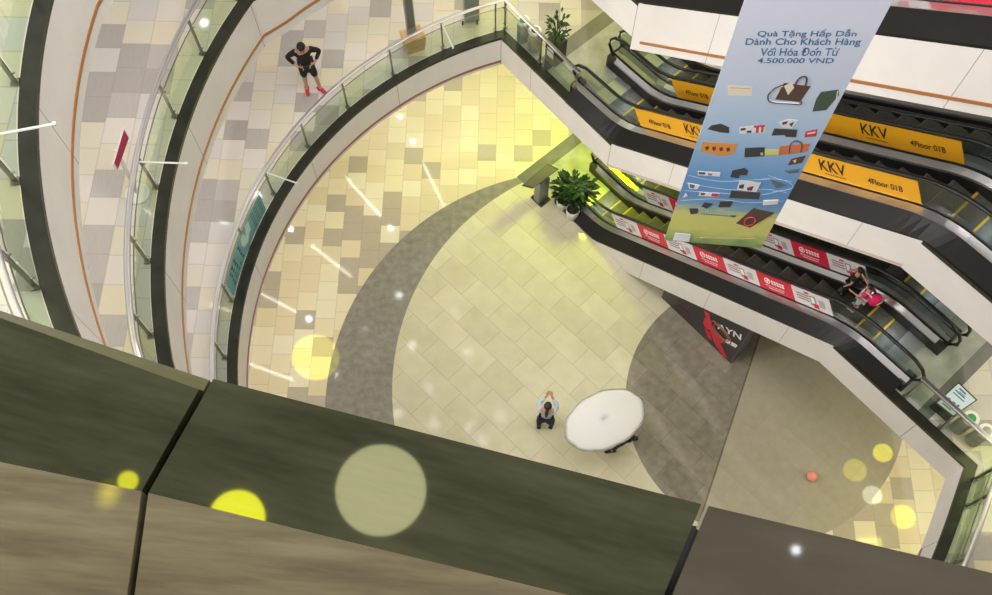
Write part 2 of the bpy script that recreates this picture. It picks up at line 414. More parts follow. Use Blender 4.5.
# level one, curved side: from the escalator landing round the corner and down the left curve
pC = [Vector(Q(-8.75, 10.2).xy)]+[Vector(p) for p in oC[1:46]]
knownC = [(1.04, 14.34), (.23, 15.32), (-.07, 15.4), (-1.32, 14.88), (-2.48, 14.14), (-3.45, 13.18), (-4.27, 12.12), (-4.9, 10.88), (-5.4, 9.6), (-5.47, 8.32), (-5.45, 7.07), (-5.2, 5.75), (-4.7, 4.45)]
rC, pC = railing(pC, 4.6, 'curved glass railing in front of the person in black with hands on hips', (-2.5, 14, 4.6), [0.05]+[dist_of(pC, q) for q in knownC])
rod(rC, (-4.93, 10.91, 5.5), (-4.12, 10.59, 5.5)); rod(rC, (-1.29, 14.9, 5.5), (-.95, 14.05, 5.5))
# teal printed film on the inside of two glass panels
sg = seg(pC, dist_of(pC, (-5.0, 10.45)), dist_of(pC, (-5.47, 8.38))); fi = offset([tuple(q) for q in sg], -.055)
M_teal = mat('teal_film', lin(112, 166, 170), .4); M_tw = mat('pale_film', lin(190, 214, 206), .4); M_td = mat('film_ink', lin(40, 62, 66), .4)
bm = nb(); quadgrid(bm, [[(*p, 4.68), (*p, 5.37)] for p in fi], closed_ring=False); film = obj('printed_film', bm, M_teal, rC)
def on_film(d, h, lift=-.004):
    a, t = pt_at([Vector(p) for p in fi], d); nn = Vector((t.y, -t.x)); q = a+nn*lift; return (q.x, q.y, 4.68+h)
bm = nb()
def fpoly(pts, mi): f = bm.faces.new([bm.verts.new(on_film(*p)) for p in pts]); f.material_index = mi
fpoly([(.62, .62), (.78, .66), (.86, .42), (.95, .40), (.92, .30), (1.0, .2), (.88, .16), (.74, .3), (.66, .28)], 0)
fpoly([(1.0+.11*math.cos(k*PI/6), .42+.2*math.sin(k*PI/6)) for k in range(12)], 0)
for r_ in range(4):
    for k in range(5):
        d = 1.2+.15*k+random.uniform(-.02, .02); h = .12+.13*r_; w, hh = random.uniform(.05, .09), random.uniform(.06, .10)
        if random.random() < .8: fpoly([(d, h), (d+w, h), (d+w, h+hh), (d, h+hh)], 1)
for r_ in range(5):
    for k in range(3): fpoly([(.06+.17*k, .1+.11*r_), (.17+.17*k, .1+.11*r_), (.17+.17*k, .13+.11*r_), (.06+.17*k, .13+.11*r_)], 1)
obj('film_print', bm, [M_tw, M_td], film)
# level one, right-hand side
pR = [Vector(Q(.62, 10.2).xy)]+[Vector(p) for p in oC[-2:-16:-1]]
rR, pR = railing(pR, 4.6, 'short glass railing turning the corner beside the two bins at the right edge', (8.6, 5.6, 4.6), [0.05]+[dist_of(pR, q) for q in [(8.57, 5.58), (8.84, 4.12), (8.2, 3.0)]]+[dist_of(pR, TR)+.12])
pB = [Vector(p) for p in oB[8:-28]]
i0 = min(range(len(oB)), key=lambda k: (Vector(oB[k])-Vector((-4.2, 12.6))).length); i1 = min(range(len(oB)), key=lambda k: (Vector(oB[k])-Vector((-4.7, 4.2))).length)
rB, pB = railing(oB[i0:i1+1], 9.2, 'curved glass railing in front of the red sign board on the middle gallery', (-5.5, 8.5, 9.2), [dist_of([Vector(p) for p in oB[i0:i1+1]], q) for q in [(-4.42, 12.1), (-5.02, 10.96), (-5.45, 9.69), (-5.58, 8.31), (-5.5, 6.96), (-5.29, 5.69), (-4.95, 4.4)]])
rod(rB, (-5.57, 8.25, 10.1), (-4.79, 8.22, 10.1))
i0 = min(range(len(oA)), key=lambda k: (Vector(oA[k])-Vector((-5.6, 9.3))).length); i1 = min(range(len(oA)), key=lambda k: (Vector(oA[k])-Vector((-4.2, 3.2))).length)
rA, pA = railing(oA[i0:i1+1], 13.65, 'curved glass railing of the highest gallery, cut by the left edge', (-5.5, 6.5, 13.65), [dist_of([Vector(p) for p in oA[i0:i1+1]], q) for q in [(-5.75, 8.45), (-5.69, 7.12), (-5.3, 5.8), (-4.93, 4.48), (-4.3, 3.3)]])
rod(rA, (-5.5, 5.74, 14.57), (-4.63, 5.94, 14.57))

# ------------------------------------------------------------------ escalators
S0, S1 = -7.35, -.95
def zlin(s): return max(0, min(ST, (s-S0)/(S1-S0)*ST))
def zl(s, w=.45): return sum(zlin(s+w*(k-4)/4) for k in range(9))/9
def fac(s): d = (zl(s+.05)-zl(s-.05))/.1; return 1+.5*(math.sqrt(1+d*d)-1)
def zh(s, h): return zl(s)+(h*fac(s) if h > 0 else h)
def srange(a, b_, st=.2):
    n_ = max(1, round((b_-a)/st)); return [a+(b_-a)*k/n_ for k in range(n_+1)]
def sweep(prof, ss, z0, bm=None, mi=0): return quadgrid(bm or nb(), [[Q(s, v, z0+zh(s, h)) for v, h in prof] for s in ss], mi=mi)
SLOPE = math.atan2(ST, S1-S0)
def slope_frame(s, v, z, towards=-1):
    """x along the slope, y up the balustrade, z facing -v"""
    ex = Q(math.cos(SLOPE), 0, math.sin(SLOPE)); ey = Q(-math.sin(SLOPE), 0, math.cos(SLOPE)); ez = Q(0, -1, 0)
    M = Matrix((ex, ey, ez)).transposed().to_4x4(); M.translation = Q(s, v, z); return M
def panel_frame(v, z0):
    sc = -4.31; return slope_frame(sc, v, z0+zlin(sc)+.765)
PL, PH = 6.9, .46
def orange_panel(root, v, z0, texts):
    F_ = panel_frame(v, z0); bm = nb(); box(bm, (0, 0, -.012), (PL, PH, .012), M=F_)
    p = obj('advert_panel', bm, M_orange, root); ms = []
    for kind, x in texts:
        T = F_ @ Matrix.Translation((x, 0, .002)); ms = []
        if kind == 'K':
            bm2 = nb(); me = text_mesh('KKV', .56, T @ Matrix.Translation((0, .05, 0)), height=.24, bold=0.012); ms.append(me)
            bm2.free(); b3 = nb()
            for k in range(9): box(b3, (-.17+.05*k, -.13, 0), (.04, .014, .002), M=T)
            me = bpy.data.meshes.new('t'); b3.to_mesh(me); b3.free(); ms.append(me)
        else: ms.append(text_mesh('4Floor 01B', .68, T @ Matrix.Translation((0, -.02, 0)), height=.12, bold=.012))
        obj('lettering', join('l', ms), M_ink, p)
def red_panel(root, v, z0, x0=-PL/2, first='W', cells=7):
    F_ = panel_frame(v, z0); bm = nb(); w = PL/cells
    for k in range(cells):
        if x0+w*k >= PL/2-.01: break
        box(bm, (x0+w*(k+.5), 0, -.012), (w, PH, .012), M=F_, mi=(k+(first != 'W')) % 2)
    p = obj('advert_panel', bm, [M_pw, M_red], root)
    for k in range(cells):
        bm = nb(); c = x0+w*(k+.5); T = F_ @ Matrix.Translation((c, 0, .002))
        if (k+(first != 'W')) % 2:
            tube(bm, [T @ Vector((-.2+.07*math.cos(a*PI/8), .07+.07*math.sin(a*PI/8), 0)) for a in range(16)], .011, 4, closed=True, mi=0)
            box(bm, (-.2, .07, 0), (.05, .05, .002), M=T, mi=0)
            for q in range(5): box(bm, (-.06+.075*q, .10, 0), (.055, .05, .002), M=T, mi=0); box(bm, (-.06+.075*q, .035, 0), (.055, .045, .002), M=T, mi=0)
            for q in range(6): box(bm, (-.25+.09*q, -.07-.0*q, 0), (.07, .018, .002), M=T, mi=0)
            box(bm, (.0, -.13, 0), (.42, .016, .002), M=T, mi=0)
        else:
            for q in range(3): box(bm, (-.22, .09-.07*q, 0), (.32, .028, .002), M=T, mi=1)
            box(bm, (-.1, .17, 0), (.12, .05, .002), M=T, mi=2)
            box(bm, (.04, .0, 0), (.14, .26, .002), M=T, mi=1); box(bm, (.04, .02, .001), (.10, .17, .002), M=T, mi=0)
            box(bm, (.10, -.12, .001), (.13, .12, .002), M=T, mi=2); box(bm, (.27, -.0, 0), (.14, .2, .002), M=T, mi=3)
        obj('print', bm, [M_wink, M_gink, M_red, mat('pale_grey_ink', lin(176, 172, 178), .5)], p)

def make_escalator(vc, label):
    r = thing('escalator', label, 'escalator', Q(-8.9, vc, .0), group='stacked escalators')
    ss = srange(-8.9, .5)
    for sgn in (-1, 1):
        P_ = lambda prof: [(vc+sgn*v, h) for v, h in prof]
        obj('outer_deck', sweep(P_([(.585, .30), (.72, .30), (.72, .37), (.585, .40)]), ss, 0), M_deck, r)
        obj('inner_deck', sweep(P_([(.44, .22), (.535, .24), (.535, .38), (.44, .30)]), ss, 0), M_deck, r)
        obj('skirt', sweep(P_([(.42, -.35), (.70, -.35), (.70, .30), (.42, .24)]), ss, 0), M_skirt, r)
        # glass with rounded ends
        gs = [(-8.98, .55, .72), (-8.9, .42, .86), (-8.75, .36, .92)]+[(s, .33, .97) for s in srange(-8.55, .15)]+[(.35, .36, .92), (.5, .42, .86), (.58, .55, .72)]
        bm = nb(); quadgrid(bm, [[Q(s, vc+sgn*(.555-.006), zh(s, a)), Q(s, vc+sgn*(.555-.006), zh(s, b_)), Q(s, vc+sgn*(.555+.006), zh(s, b_)), Q(s, vc+sgn*(.555+.006), zh(s, a))] for s, a, b_ in gs])
        obj('balustrade_glass', bm, M_eglass, r)
        hp = [(-8.35, .27), (-8.7, .30), (-8.95, .40), (-9.06, .58), (-9.04, .76), (-8.93, .91), (-8.72, 1.01)]+[(s, 1.02) for s in srange(-8.5, .1, .15)]+[(.32, 1.01), (.53, .91), (.64, .76), (.66, .58), (.55, .40), (.3, .30), (-.05, .27)]
        bm = nb(); tube(bm, [Q(s, vc+sgn*.555, zh(s, h)) for s, h in hp], .042, 8, flat=.75); obj('handrail', bm, M_rubber, r, smooth=True)
        for s_, z_ in ((-8.86, 0), (.46, ST)):
            bm = nb(); box(bm, Q(s_, vc+sgn*.57, z_+.19), (.2, .30, .37), SANG); obj('newel_box', bm, M_dark, r)
    # steps
    tops = [(-8.15, 0), (-7.75, 0)]+[(S0+.4*k, zlin(S0+.4*k+.2)+.02) for k in range(16)]+[(-.95, ST), (-.55, ST)]
    for i, (a, z) in enumerate(tops):
        flat_ = i in (1, 2, 18, 19)
        bm = nb(); box(bm, Q(a+.2, vc, z-.16), (.398, .83, .345), SANG, mi=0)
        for f in bm.faces:
            if abs(f.calc_center_median().z-(z+.0125)) > .01: f.material_index = 1
        if flat_: box(bm, Q(a+.03, vc, z+.0145), (.045, .82, .004), SANG, mi=2)
        else: box(bm, Q(a+.012, vc, z+.0135), (.02, .82, .003), SANG, mi=3)
        obj('step', bm, [M_step, M_riser, M_yel, M_gink], r)
    for a, b_, z in ((-8.55, -8.15, .0), (-.15, .25, ST)):
        bm = nb(); box(bm, Q((a+b_)/2, vc, z+.008), (b_-a, 1.05, .016), SANG)
        box(bm, Q(-8.2 if z == 0 else -.1, vc, z+.018), (.12, .84, .012), SANG); obj('comb_plate', bm, M_comb, r)
    bm = sweep([(vc-.68, -.95), (vc+.68, -.95), (vc+.68, -.36), (vc-.68, -.36)], srange(-6.9, -.5), 0); obj('truss', bm, M_black, r)
    return r
VC1, VC2 = 10.92, 12.34
e1 = make_escalator(VC1, 'lower escalator with red and white panels nearer the open void, carrying the child in pink')
e2 = dup(e1, Q(0, VC2-VC1, 0), 'lower escalator behind the one the child in pink rides, seen past its far red panel')
e3 = dup(e1, (0, 0, ST), 'upper escalator with yellow KKV panels nearer the open void')
e4 = dup(e1, Q(0, VC2-VC1, ST), 'upper escalator along the white beam, behind the one with yellow panels')
e5 = dup(e1, (0, 0, 2*ST), 'highest escalator at the top right corner, above the white beam')
red_panel(e1, VC1-.575, 0); red_panel(e1, VC1+.54, 0, first='W')
orange_panel(e3, VC1-.575, ST, [('F', -2.75), ('K', -1.68), ('K', 1.74), ('F', 2.8)])
orange_panel(e3, VC1+.54, ST, [('F', -2.75), ('K', -1.68), ('K', 1.74), ('F', 2.8)])
red_panel(e5, VC1-.575, 2*ST)
red_panel(e2, VC2-.575, 0, first='R') if False else None
# black ledge and white side of each run (part of the building)
for k in range(3):
    z0 = k*ST; tz, bz = {0: (None, .92), 1: (.86, .93), 2: (1.04, 1.28)}[k]
    ss = srange(-7.35, -.95, .2); sl = srange(-8.85, .45, .15)
    struct('cladding', quadgrid(nb(), [[Q(s, 9.955, z0+zl(s, .2)+.0), Q(s, 9.955, z0+zl(s, .2)+.07), Q(s, 10.2, z0+zh(s, .36)), Q(s, 10.2, z0+zl(s)-.05)] for s in sl]), M_black)
    zb = lambda s: zlin(s)+.01
    rings = [[Q(s, 9.95, max(.001, z0+zb(s)-bz)), Q(s, 9.95, z0+zb(s)), Q(s, 10.08, z0+zb(s)), Q(s, 10.08, max(.001, z0+zb(s)-bz))] for s in ss]
    bm = quadgrid(nb(), rings)
    l = bm.loops.layers.uv.new('UVMap')
    for f in bm.faces:
        for lo in f.loops: c = lo.vert.co; lo[l].uv = ((c.x*UX+c.y*UY)/1.9, c.z)
    struct('fascia', bm, M_fascia)
    if tz:
        struct('trim', quadgrid(nb(), [[Q(s, 9.938, z0+zb(s)-tz-.035), Q(s, 9.938, z0+zb(s)-tz+.035), Q(s, 9.96, z0+zb(s)-tz+.035), Q(s, 9.96, z0+zb(s)-tz-.035)] for s in (srange(-7.15, -.95) if k == 2 else ss)]), M_copper if k == 2 else mat('pale_trim', lin(196, 178, 170), .4))

# ------------------------------------------------------------------ parapet under the camera
def wp(px, py, z):
    x = (px-496)/1000; y = (297.5-py)/1000; c_, s_ = math.cos(TILT), math.sin(TILT)
    d = Vector((x, y*c_+s_, y*s_-c_)); k = (z-CZ)/d.z; return Vector((d.x*k, d.y*k, z))
def stone_material(name, ca, cb, rough, scale, stretch, rot, spec=.5):
    m = bpy.data.materials.new(name); m.use_nodes = True; nt = m.node_tree; n = N(m); b = nt.nodes['Principled BSDF']
    tc = nt.nodes.new('ShaderNodeTexCoord'); mp = nt.nodes.new('ShaderNodeMapping'); mp.inputs['Scale'].default_value = stretch
    m0 = nt.nodes.new('ShaderNodeMapping'); m0.inputs['Rotation'].default_value = (0, 0, rot); nt.links.new(tc.outputs['Object'], m0.inputs[0]); nt.links.new(m0.outputs[0], mp.inputs[0])
    f = n.m('ADD', n.m('MULTIPLY', n.noise(mp.outputs[0], scale, 8), .7), n.m('MULTIPLY', n.noise(mp.outputs[0], scale*5, 6), .3))
    nt.links.new(n.ramp(f, [(.3, ca), (.68, cb)]), b.inputs['Base Color'])
    b.inputs['Roughness'].default_value = rough; b.inputs['Specular IOR Level'].default_value = spec
    return m
M_top = stone_material('polished_stone_shade_tone', lin(42, 44, 30), lin(72, 74, 56), .03, 2.2, (1.6, 10, 1), .27)  # same stone as the near slope; its shading is painted in as a darker colour
M_topr = stone_material('polished_brown_shade_tone', lin(70, 65, 56), lin(88, 82, 72), .04, 1.6, (1.2, 6, 1), .2)  # right slab: browner, with the same shading painted in
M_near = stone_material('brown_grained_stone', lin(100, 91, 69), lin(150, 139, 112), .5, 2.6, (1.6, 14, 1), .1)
ZR, ZF, ZN = 22.20, 22.182, 22.155
far = [wp(-260, 222, ZF), wp(210, 378, ZF), wp(705, 505, ZF), wp(1300, 646, ZF)]
rdg = [wp(-260, 408, ZR), wp(145, 492, ZR), wp(659, 617, ZR), wp(1300, 775, ZR)]
nea = [wp(-260, 640, ZN), wp(119, 680, ZN), wp(610, 760, ZN), wp(1300, 960, ZN)]
DZ = Vector((0, 0, -.04)); GAP = .0045
FPX = [(-260, 222), (210, 378), (705, 505), (1300, 646)]; RPX = [(-260, 408), (145, 492), (659, 617), (1300, 775)]; PLANES = []
def onplane(px, py, o_, nn):
    d = wp(px, py, 0)-Vector((0, 0, CZ)); q0 = Vector((0, 0, CZ)); return q0+d*((o_-q0).dot(nn)/d.dot(nn))
for k in range(3):
    g = lambda L, i, sgn: L[i]+(L[i+sgn]-L[i]).normalized()*(GAP if (0 < i < 3) else 0)
    ra, rb_, na, nb_ = g(rdg, k, 1), g(rdg, k+1, -1), g(nea, k, 1), g(nea, k+1, -1)
    mid = wp((FPX[k][0]+FPX[k+1][0])/2, (FPX[k][1]+FPX[k+1][1])/2, ZF); nn = (rb_-ra).cross(mid-ra).normalized(); nn = nn if nn.z > 0 else -nn; PLANES.append((ra, nn))
    F2 = [onplane(*FPX[k], ra, nn), onplane(*FPX[k+1], ra, nn)]
    fa = F2[0]+(F2[1]-F2[0]).normalized()*(GAP if k else 0); fb = F2[1]+(F2[0]-F2[1]).normalized()*(GAP if k < 2 else 0)
    if k == 0:
        # the left slab stops short of the edge; a lower lip shows in front of it
        f2 = onplane(201, 388, ra, nn); f1 = onplane(-260, 226, ra, nn); dn = Vector((0, 0, .012))
        lip = nb(); hexa(lip, [f1-dn, f2-dn, fb-dn, fa-dn], [f1+DZ, f2+DZ, fb+DZ, fa+DZ])
        struct('trim', lip, stone_material('lip_stone', lin(74, 74, 44), lin(96, 94, 62), .2, 2, (2, 8, 1), .27))
        fa, fb = onplane(-260, 224, ra, nn), onplane(199, 389.5, ra, nn)
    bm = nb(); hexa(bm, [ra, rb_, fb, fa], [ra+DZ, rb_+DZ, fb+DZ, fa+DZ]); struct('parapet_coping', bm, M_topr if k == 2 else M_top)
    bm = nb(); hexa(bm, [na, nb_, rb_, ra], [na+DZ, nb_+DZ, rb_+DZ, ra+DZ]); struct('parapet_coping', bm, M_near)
ins = lambda p, q, t, z: Vector((p.x+(q.x-p.x)*t, p.y+(q.y-p.y)*t, z))
bm = nb(); hexa(bm, [ins(a, b_, .06, 22.07) for a, b_ in zip(nea, far)]+[ins(b_, a, .004, 22.07) for a, b_ in zip(nea, far)][::-1],
                [ins(a, b_, .06, 21.1) for a, b_ in zip(nea, far)]+[ins(b_, a, .004, 21.1) for a, b_ in zip(nea, far)][::-1])
struct('parapet_wall', bm, mat('joint_dark', lin(26, 25, 22), .8))
bm = nb(); prism(bm, [(far[3].x, far[3].y), (far[2].x, far[2].y), (far[1].x, far[1].y), (far[0].x, far[0].y), (-2.5, -5), (2.5, -5)][::-1], 20.8, 21.1); struct('floor', bm, M_upper)

bm = nb(); prism(bm, [(-12, -6), (14, -6), (14, 2.9), (-12, 2.9)], 25.7, 25.9); struct('ceiling', bm, mat('ceiling_white', (.6, .6, .58), .7))

# ------------------------------------------------------------------ hanging banner
BA = Vector((2.10, 5.75)); BD = Vector((.9956, -.0939)); BN_ = Vector((BD.y, -BD.x)); BW, BH, BZ = 1.2, 7.4, 12.3
def bp(a, b_, lift=0): q = BA+BD*a+BN_*lift; return Vector((q.x, q.y, BZ+b_))
banner = thing('hanging_banner', 'tall pale blue advertising banner with Vietnamese text and small bags, hanging in the void', 'banner', bp(.6, 0))
M_ban = bpy.data.materials.new('banner_print'); M_ban.use_nodes = True
n = N(M_ban); nt = M_ban.node_tree; b = nt.nodes['Principled BSDF']; b.inputs['Roughness'].default_value = .55
tc = nt.nodes.new('ShaderNodeTexCoord'); sp = nt.nodes.new('ShaderNodeSeparateXYZ'); nt.links.new(tc.outputs['Object'], sp.inputs[0])
h = n.m('SUBTRACT', sp.outputs[2], BZ); nzv = n.noise(n.xyz(n.m('MULTIPLY', sp.outputs[0], 2.5), n.m('MULTIPLY', sp.outputs[1], 2.5), n.m('MULTIPLY', h, 5)), 1.4, 6)
hh = n.m('ADD', h, n.m('MULTIPLY', n.m('SUBTRACT', nzv, .5), n.ramp(n.m('DIVIDE', h, 4.0), [(.0, (.5, .5, .5, 1)), (.25, (.5, .5, .5, 1)), (.4, (.12, .12, .12, 1))])))
bc = n.ramp(n.m('DIVIDE', hh, 5.0), [(0, lin(120, 150, 100)), (.03, lin(160, 178, 96)), (.07, lin(204, 204, 116)), (.14, lin(206, 206, 120)), (.165, lin(176, 190, 150)), (.185, lin(120, 160, 190)), (.23, lin(98, 146, 196)), (.31, lin(100, 152, 208)), (.40, lin(134, 176, 220)), (.50, lin(172, 200, 230)), (.66, lin(200, 212, 234)), (.85, lin(216, 220, 240))])
nt.links.new(bc, b.inputs['Base Color'])
rings = [[bp(0, BH*k/24, -.004), bp(0, BH*k/24, .004), bp(BW, BH*k/24, .004), bp(BW, BH*k/24, -.004)] for k in range(25)]
fab = obj('fabric', quadgrid(nb(), rings), M_ban, banner)
bm = nb(); tube(bm, [bp(-.03, BH+.02), bp(BW+.03, BH+.02)], .025); obj('top_bar', bm, M_grey, banner)
for a in (.1, BW-.1):
    bm = nb(); tube(bm, [bp(a, BH+.04), bp(a, BH+6)], .006, 6); obj('cable', bm, M_post, banner)
PC = dict(cream=(232, 222, 206), tan=(196, 176, 140), brown=(86, 62, 52), green=(66, 86, 70), dark=(58, 58, 60), white=(224, 226, 232), red=(206, 56, 66), maroon=(126, 44, 50), orange=(216, 150, 72), yellow=(216, 214, 130), rust=(208, 118, 78), slate=(88, 112, 126), sky=(176, 206, 232))
PM = {k: mat('print_'+k, lin(*c), .55) for k, c in PC.items()}; PK = list(PM)
SHAPES = [('cream', [(0.106, 3.231), (0.345, 3.23), (0.369, 3.088), (0.141, 3.068)]), ('tan', [(0.138, 3.197), (0.328, 3.206), (0.33, 3.196), (0.141, 3.185)]), ('brown', [(0.615, 3.328), (0.872, 3.308), (0.842, 3.051), (0.598, 3.062)]), ('cream', [(0.627, 3.283), (0.684, 3.353), (0.727, 3.264), (0.701, 3.148)]), ('green', [(0.988, 3.234), (1.135, 3.291), (1.166, 3.209), (1.122, 2.955), (0.998, 2.914), (0.977, 3.119)]), ('cream', [(1.129, 3.268), (1.14, 3.27), (1.178, 3.096), (1.178, 3.046)]), ('dark', [(0.061, 2.475), (0.088, 2.547), (0.175, 2.588), (0.268, 2.538), (0.29, 2.434), (0.206, 2.435)]), ('white', [(0.367, 2.552), (0.614, 2.629), (0.64, 2.505), (0.398, 2.437)]), ('red', [(0.504, 2.596), (0.61, 2.628), (0.613, 2.595), (0.512, 2.564)]), ('red', [(0.533, 2.575), (0.559, 2.583), (0.577, 2.488), (0.55, 2.48)]), ('red', [(0.581, 2.59), (0.603, 2.598), (0.621, 2.503), (0.599, 2.495)]), ('dark', [(0.385, 2.537), (0.431, 2.552), (0.438, 2.511), (0.394, 2.496)]), ('dark', [(0.455, 2.501), (0.499, 2.515), (0.508, 2.478), (0.463, 2.467)]), ('white', [(0.729, 2.686), (0.803, 2.758), (0.909, 2.752), (0.88, 2.603), (0.783, 2.61)]), ('maroon', [(0.761, 2.699), (0.811, 2.731), (0.812, 2.681), (0.778, 2.651)]), ('dark', [(0.835, 2.68), (0.874, 2.727), (0.872, 2.631)]), ('dark', [(0.714, 2.58), (0.942, 2.591), (0.966, 2.457), (0.861, 2.451), (0.84, 2.482), (0.717, 2.452)]), ('red', [(1.03, 2.569), (1.132, 2.626), (1.156, 2.502), (1.046, 2.469)]), ('cream', [(1.052, 2.551), (1.124, 2.587), (1.13, 2.558), (1.058, 2.522)]), ('orange', [(0.056, 2.238), (0.22, 2.249), (0.409, 2.254), (0.416, 2.073), (0.295, 2.0), (0.064, 2.058)]), ('maroon', [(0.096, 2.154), (0.131, 2.177), (0.148, 2.116), (0.119, 2.085)]), ('maroon', [(0.17, 2.156), (0.204, 2.179), (0.221, 2.118), (0.193, 2.086)]), ('maroon', [(0.243, 2.158), (0.278, 2.181), (0.295, 2.12), (0.267, 2.088)]), ('maroon', [(0.316, 2.159), (0.351, 2.182), (0.369, 2.121), (0.341, 2.09)]), ('dark', [(0.507, 2.187), (0.704, 2.23), (0.739, 2.066), (0.541, 2.013)]), ('tan', [(0.682, 2.131), (0.71, 2.135), (0.723, 2.082), (0.694, 2.078)]), ('yellow', [(0.715, 2.186), (0.852, 2.206), (0.874, 2.119), (0.74, 2.085)]), ('rust', [(0.847, 2.273), (1.13, 2.367), (1.148, 2.218), (0.878, 2.105)]), ('brown', [(1.028, 2.049), (1.151, 2.137), (1.153, 1.998), (1.022, 1.931)]), ('cream', [(1.046, 2.029), (1.08, 2.057), (1.084, 1.978)]), ('slate', [(1.021, 1.811), (1.161, 1.88), (1.168, 1.809), (1.077, 1.771)]), ('white', [(0.111, 1.67), (0.356, 1.674), (0.365, 1.596), (0.126, 1.588)]), ('green', [(0.121, 1.657), (0.199, 1.654), (0.199, 1.61), (0.13, 1.609)]), ('rust', [(0.226, 1.644), (0.277, 1.647), (0.278, 1.602), (0.235, 1.6)]), ('dark', [(0.476, 1.736), (0.589, 1.802), (0.638, 1.752), (0.644, 1.669), (0.57, 1.658), (0.571, 1.593), (0.479, 1.604)]), ('white', [(0.594, 1.547), (0.83, 1.533), (0.827, 1.327), (0.608, 1.344)]), ('dark', [(0.611, 1.448), (0.661, 1.481), (0.671, 1.38), (0.62, 1.382)]), ('maroon', [(0.703, 1.411), (0.77, 1.458), (0.773, 1.355), (0.722, 1.351)]), ('dark', [(0.555, 1.309), (0.876, 1.319), (0.894, 1.179), (0.56, 1.161)]), ('slate', [(0.907, 1.621), (1.116, 1.528), (1.019, 1.451)]), ('white', [(0.213, 1.227), (0.437, 1.237), (0.44, 1.158), (0.215, 1.148)]), ('red', [(0.351, 1.229), (0.436, 1.232), (0.434, 1.162), (0.353, 1.165)]), ('maroon', [(0.228, 1.219), (0.281, 1.222), (0.277, 1.174), (0.234, 1.172)]), ('white', [(0.048, 1.409), (0.185, 1.38), (0.175, 1.29), (0.083, 1.285)]), ('slate', [(0.072, 1.393), (0.133, 1.377), (0.136, 1.304), (0.087, 1.307)]), ('dark', [(0.309, 1.001), (0.406, 0.989), (0.361, 0.87), (0.293, 0.915)]), ('dark', [(0.48, 1.056), (0.623, 1.08), (0.617, 0.952), (0.486, 0.93)]), ('dark', [(0.162, 0.837), (0.269, 0.855), (0.275, 0.743), (0.203, 0.713)]), ('brown', [(0.883, 0.975), (0.974, 0.934), (1.14, 0.901), (0.95, 0.509), (0.766, 0.583)]), ('dark', [(0.66, 0.751), (0.727, 0.762), (0.695, 0.717)]), ('white', [(0.946, 1.16), (1.108, 1.203), (1.12, 1.108), (0.967, 1.055)]), ('white', [(0.062, 1.176), (0.092, 1.128), (0.052, 1.078)]), ('white', [(0.103, 0.219), (0.292, 0.21), (0.305, 0.023), (0.105, 0.032)])]
bm = nb()
for i, (c_, pts) in enumerate(SHAPES):
    lift = .0055+.00012*i
    a = [bm.verts.new(bp(x, y, lift)) for x, y in pts]; z_ = [bm.verts.new(bp(x, y, .0042)) for x, y in pts]
    fs = [bm.faces.new(a), bm.faces.new(z_[::-1])]+[bm.faces.new((a[j], a[(j+1) % len(a)], z_[(j+1) % len(a)], z_[j])) for j in range(len(a))]
    for f in fs: f.material_index = PK.index(c_)
def bline(pts, r_, c_, sm=5, lift=.006): tube(bm, smoothpath([bp(x, y, lift) for x, y in pts], sm), r_, 5, flat=1, mi=PK.index(c_))
bline([(0.614, 3.297), (0.547, 3.224), (0.519, 3.107), (0.571, 3.015), (0.708, 3.01), (0.851, 3.019), (0.847, 3.069)], .007, 'brown')
bline([(0.62, 3.28), (0.56, 3.215), (0.533, 3.107), (0.58, 3.028), (0.708, 3.022), (0.84, 3.03)], .005, 'white')
bline([(0.724, 3.32), (0.734, 3.412), (0.77, 3.448), (0.804, 3.415), (0.819, 3.307)], .01, 'brown')
bline([(0.975, 2.156), (0.946, 2.31), (0.973, 2.389), (1.024, 2.378), (1.062, 2.327), (1.086, 2.196)], .007, 'brown')
bline([(.909+.062*math.cos(k*PI/8), .665+.1*math.sin(k*PI/8)) for k in range(17)], .008, 'red', 2, .014)
for l_ in ([(0.03, 1.561), (0.399, 1.49), (0.887, 1.618), (1.146, 1.608)], [(0.05, 1.232), (0.45, 1.239), (0.845, 1.251), (1.185, 1.462)], [(0.869, 1.689), (1.128, 1.58), (1.185, 1.462), (1.004, 1.355)], [(.03, 1.0), (.4, 1.1), (.8, 1.08), (1.17, 1.18)], [(.03, 1.4), (.5, 1.33), (.9, 1.4), (1.17, 1.36)]): bline(l_, .004, 'sky', 5, .004)
for k in range(22): bline([(.42+.03*k, .15+.004*k), (.435+.03*k, .15+.004*k)], .011, 'tan', 1)
for k in range(14): bline([(.32+.03*k, .74), (.335+.03*k, .74)], .01, 'slate', 1)
obj('product_print', bm, list(PM.values()), fab)
M_bt = mat('blue_ink', lin(56, 116, 158), .55); ms = []
for t, (x0, y0), (x1, y1) in (('Quà Tặng Hấp Dẫn', (.206, 4.001), (1.048, 4.099)), ('Dành Cho Khách Hàng', (.131, 3.868), (1.12, 3.985)), ('Vói Hóa Đon Từ', (.29, 3.76), (.972, 3.842)), ('4.500.000 VND', (.294, 3.631), (.967, 3.713))):
    ex = Vector((BD.x, BD.y, 0)); ey = Vector((0, 0, 1)); ez = Vector((BN_.x, BN_.y, 0))
    M = Matrix((ex, ey, ez)).transposed().to_4x4(); M.translation = bp((x0+x1)/2, (y0+y1)/2-.005, .006)
    M = M @ Matrix.Rotation(math.atan2(y1-y0, x1-x0), 4, 'Z')
    ms.append(text_mesh(t, x1-x0, M, height=.075 if '4' in t else .12, bold=.012))
